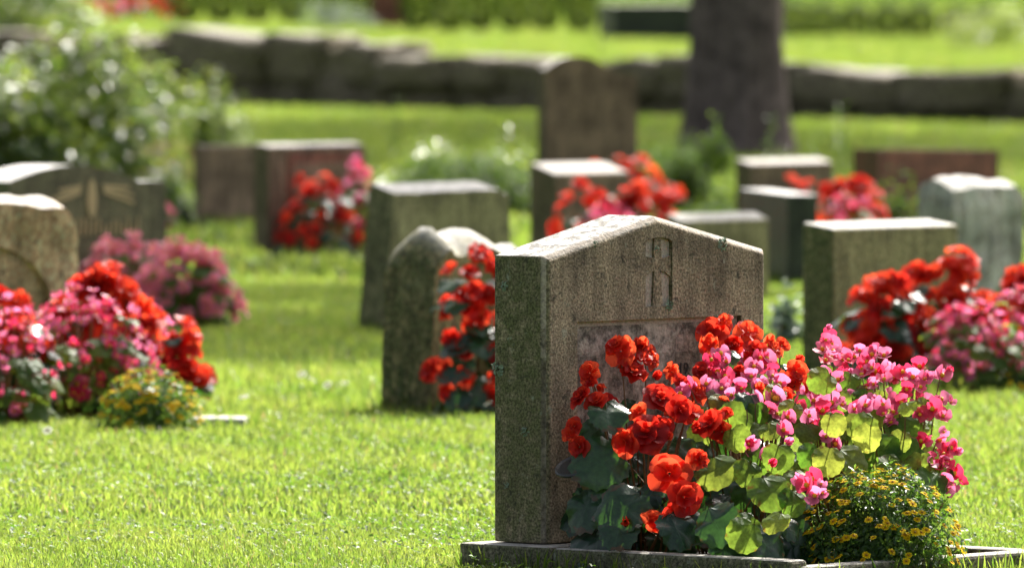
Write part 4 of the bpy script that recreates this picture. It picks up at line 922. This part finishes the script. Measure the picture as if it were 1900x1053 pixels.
def gp_(px, py): return ground(px, py)
shade_tree('tall pine beyond the right edge of the picture whose boughs shade the left lawn', Vector((4.6, 44.5, 0)),
           [(gp_(575, 612), 10, .55, 1.5, 2600), (gp_(520, 640), 9.4, .50, 1.3, 2200), (gp_(590, 552), 10.6, .55, .8, 1600), (gp_(420, 428), 11, .35, 4.0, 1500), (gp_(600, 500), 11.2, .4, .8, 800)], 5)
shade_tree('tallest pine beyond the right edge on the terrace, shading the far lawn', Vector((6.6, 89, TER_Z)),
           [(gp_(790, 248), 13, 2.0, 7.0, 5200), (gp_(960, 240), 12, 1.8, 8.0, 4800), (gp_(1180, 262), 13.5, 1.8, 8.0, 4200), (gp_(660, 285), 11, 1.0, 5.0, 1800), (gp_(1760, 275), 12, 2.2, 7.0, 3600), (gp_(1520, 300), 12.5, 1.4, 8.0, 3000), (gp_(850, 315), 11.5, 1.6, 5.0, 3000), (gp_(330, 240), 11, 1.4, 4.0, 900)], 6, .3)

# ------------------------------------------------------------------ flat slab, clover heads on the lawn
g = ground(350, 799); s = FPX / g.y
sl_ = thing('flat_slab', 'flat pale stone slab sunk in the lawn right of the left bed', 'slab', g, R(-4))
bm = bmesh.new(); add_box(bm, 0, 105 / s, 0, .16, -.03, .034); bevel(bm, .006, 2); link('slab_body', bm_mesh('slab', bm), [M['slab']], sl_)
for px, py, wh in ((580, 732, 'on the lawn left of the rounded boulder headstone, second from the left'), (607, 742, 'nearest the viewer of those left of the boulder headstone'), (640, 738, 'closest to the boulder headstone, on its left'), (560, 722, 'leftmost of those before the boulder headstone'), (452, 765, 'above the flat pale slab'), (88, 830, 'on the near lawn under the left bed'), (905, 778, 'against the left side of the gabled headstone')):
    g = ground(px, py); o = link('clover_head', CLOVER[0], loc=(g.x, g.y, .045)); o.rotation_euler = (R(random.uniform(-50, 30)), R(random.uniform(-40, 40)), 0); o.scale = (1.5,) * 3
    o['label'] = 'white clover head ' + wh; o['category'] = 'flower'; o['group'] = 'white clover heads in the lawn'

# ------------------------------------------------------------------ the lawn: blades of grass
rg = np.random.default_rng(3)
def blades(name, d0, d1, dens, hgt, wid, margin, z0=0.0, segs=2, seed=0, mask=None):
    half = 950 / FPX
    area = (d1 - d0) * 2 * (half * (d0 + d1) / 2 + margin); n = int(area * dens)
    y = rg.uniform(d0, d1, n * 2); x = rg.uniform(-1, 1, n * 2) * (half * d1 + margin)
    ok = np.abs(x) < half * y + margin; x, y = x[ok][:n], y[ok][:n]
    if mask is not None: k = mask(x, y); x, y = x[k], y[k]
    # keep clear of the sharp grave plot and the stones' feet
    dx, dy = x - F0.x, y - F0.y; u = dx * FD.x + dy * FD.y; v_ = dx * FN.x + dy * FN.y
    k = ~((u > PU0 - .006) & (u < PU1 + .006) & (v_ > -.2) & (v_ < PV + .026)); x, y = x[k], y[k]
    for f, th, w, t, h in STONES:
        dx, dy = x - f.x, y - f.y; u = dx * math.cos(th) + dy * math.sin(th); v_ = -dx * math.sin(th) + dy * math.cos(th)
        k = ~((u > 0) & (u < w) & (v_ > 0) & (v_ < t)); x, y = x[k], y[k]
    n = len(x)
    pat = .5 + .25 * np.sin(x * 5.1 + 1.3 * np.sin(y * 2.3)) + .25 * np.sin(y * 3.7 + x * 2.2 + 2)     # patches of longer growth
    pat2 = .5 + .5 * np.sin(x * 13 + y * 7 + 3 * np.sin(y * 1.7))
    h = hgt * (.55 + .35 * pat + .75 * rg.random(n) ** 2); w = wid * rg.uniform(.6, 1.3, n)
    az = rg.uniform(0, 2 * np.pi, n); lean = rg.uniform(.1, 1.05, n) ** 1.1
    dirx, diry = np.cos(az), np.sin(az); sx_, sy_ = -diry, dirx
    tw = rg.uniform(-.8, .8, n); sx2, sy2 = np.cos(az + np.pi / 2 + tw), np.sin(az + np.pi / 2 + tw)
    zb = np.full(n, z0 - .002) if not callable(z0) else z0(x)
    tint = np.clip(.55 * rg.random(n) + .27 * pat + .15 * pat2 + rg.normal(0, .08, n), 0, .92); tint[rg.random(n) < .02] = 1.0
    B = np.stack([x, y, zb], 1); mid = B + np.stack([dirx * h * lean * .25, diry * h * lean * .25, h * .58], 1)
    tip = B + np.stack([dirx * h * lean * .85, diry * h * lean * .85, h * (1 - .35 * lean ** 2)], 1)
    o1 = np.stack([sx_ * w, sy_ * w, np.zeros(n)], 1) * .5; o2 = np.stack([sx2 * w, sy2 * w, np.zeros(n)], 1) * .5
    if segs == 2:
        V = np.stack([B - o1, B + o1, mid - o2, mid + o2, tip], 1).reshape(-1, 3); q = np.arange(n)[:, None] * 5
        return V, q + np.array([0, 1, 3, 2]), q + np.array([2, 3, 4]), np.repeat(tint, 5)
    V = np.stack([B - o1, B + o1, tip], 1).reshape(-1, 3); q = np.arange(n)[:, None] * 3
    return V, np.zeros((0, 4), int), q + np.array([0, 1, 2]), np.repeat(tint, 3)
def wall_side(sign):
    def f(x, y):
        s_ = (x - WA.x) * wn.x + (y - WA.y) * wn.y
        return s_ > .02 if sign > 0 else s_ < -.35
    return f
def lawn(name, parts):
    Vs, Qs, Ts, Ti, off = [], [], [], [], 0
    for V, q, t, ti in parts: Vs.append(V); Qs.append(q + off); Ts.append(t + off); Ti.append(ti); off += len(V)
    me = np_mesh(name, np.concatenate(Vs), quads=np.concatenate(Qs), tris=np.concatenate(Ts), tint=np.concatenate(Ti))
    link(name, me, [M['grass']], kind='stuff')
lawn('lawn_grass', [blades('a', 18.2, 21.5, 26000, .022, .0022, .8), blades('b', 21.5, 26.5, 8000, .028, .0040, 1.1), blades('c', 26.5, 38, 3200, .030, .0070, 2.0, segs=1), blades('d', 38, 92, 280, .045, .022, 5.0, segs=1, mask=wall_side(1)),
                    blades('e', 14, 18.2, 1500, .034, .004, .3, segs=1)])
lawn('terrace_grass', [blades('t', 76, 135, 170, .05, .035, 2.5, z0=lambda x: .43 - .024 * np.clip(x, -4.5, 5.0), segs=1, mask=wall_side(-1)), blades('u', 135, 230, 30, .08, .09, 4, z0=lambda x: .43 - .024 * np.clip(x, -4.5, 5.0), segs=1)])
# longer grass the mower misses round the feet of the stones and kerbs
def edge_tufts(rects):
    P = []
    for f, th, w, t in rects:
        n = int(2 * (w + t) * 260); s_ = rg.random(n) * 2 * (w + t); o = rg.uniform(.002, .028, n)
        u = np.where(s_ < w, s_, np.where(s_ < w + t, w + o, np.where(s_ < 2 * w + t, s_ - w - t, -o))); v_ = np.where(s_ < w, -o, np.where(s_ < w + t, s_ - w, np.where(s_ < 2 * w + t, t + o, s_ - 2 * w - t)))
        P.append(np.stack([f.x + u * math.cos(th) - v_ * math.sin(th), f.y + u * math.sin(th) + v_ * math.cos(th), np.full(n, -.002)], 1))
    P = np.concatenate(P); n = len(P); h = rg.uniform(.025, .065, n); a = rg.uniform(0, 6.28, n); l = rg.uniform(.1, .6, n)
    D = np.stack([np.cos(a) * h * l, np.sin(a) * h * l, h], 1); o = np.stack([-np.sin(a), np.cos(a), np.zeros(n)], 1) * rg.uniform(.0012, .0026, n)[:, None]
    M1 = P + D * np.array([.35, .35, .6])
    V = np.stack([P - o, P + o, M1 - o * .9, M1 + o * .9, P + D], 1).reshape(-1, 3); q = np.arange(n)[:, None] * 5
    me = np_mesh('edge_grass', V, quads=q + np.array([0, 1, 3, 2]), tris=q + np.array([2, 3, 4]), tint=np.repeat(np.clip(rg.random(n) * .8, 0, .92), 5)); link('edge_grass', me, [M['grass']], kind='stuff')
edge_tufts([(f, th, w, t) for f, th, w, t, h in STONES] + [(F0 + FD * PU0 + FN * (PV + .02), TH, PU1 - PU0, PV + .2), (ground(350, 799), R(-4), .15, .16)])
# clover leaves among the grass
n = 5200; y = rg.uniform(18.4, 24, n); x = rg.uniform(-1, 1, n) * (950 / FPX * y + .4)
dx, dy = x - F0.x, y - F0.y; u = dx * FD.x + dy * FD.y; v_ = dx * FN.x + dy * FN.y; k = ~((u > PU0 - .01) & (u < PU1 + .01) & (v_ > -.21) & (v_ < PV + .03)) & (np.sin(x * 4 + 1) + np.sin(y * 3.1) > -.4); x, y = x[k], y[k]; n = len(x)
a0 = rg.uniform(0, 6.28, n); z = rg.uniform(.018, .036, n); Ps, Ns, Ts = [], [], []
for q in range(3):
    a = a0 + q * 2.094; Ps.append(np.stack([x, y, z], 1)); Ts.append(np.stack([np.cos(a), np.sin(a), np.full(n, .15)], 1)); Ns.append(unit(np.stack([rg.normal(0, .3, n), rg.normal(0, .3, n), np.ones(n)], 1)))
P = np.concatenate(Ps)
link('clover_leaves', leaf_cloud('clover_leaves', P, np.concatenate(Ns), unit(np.concatenate(Ts)), rg.uniform(.007, .013, len(P)), .9, rg), [M['clover']], kind='stuff')
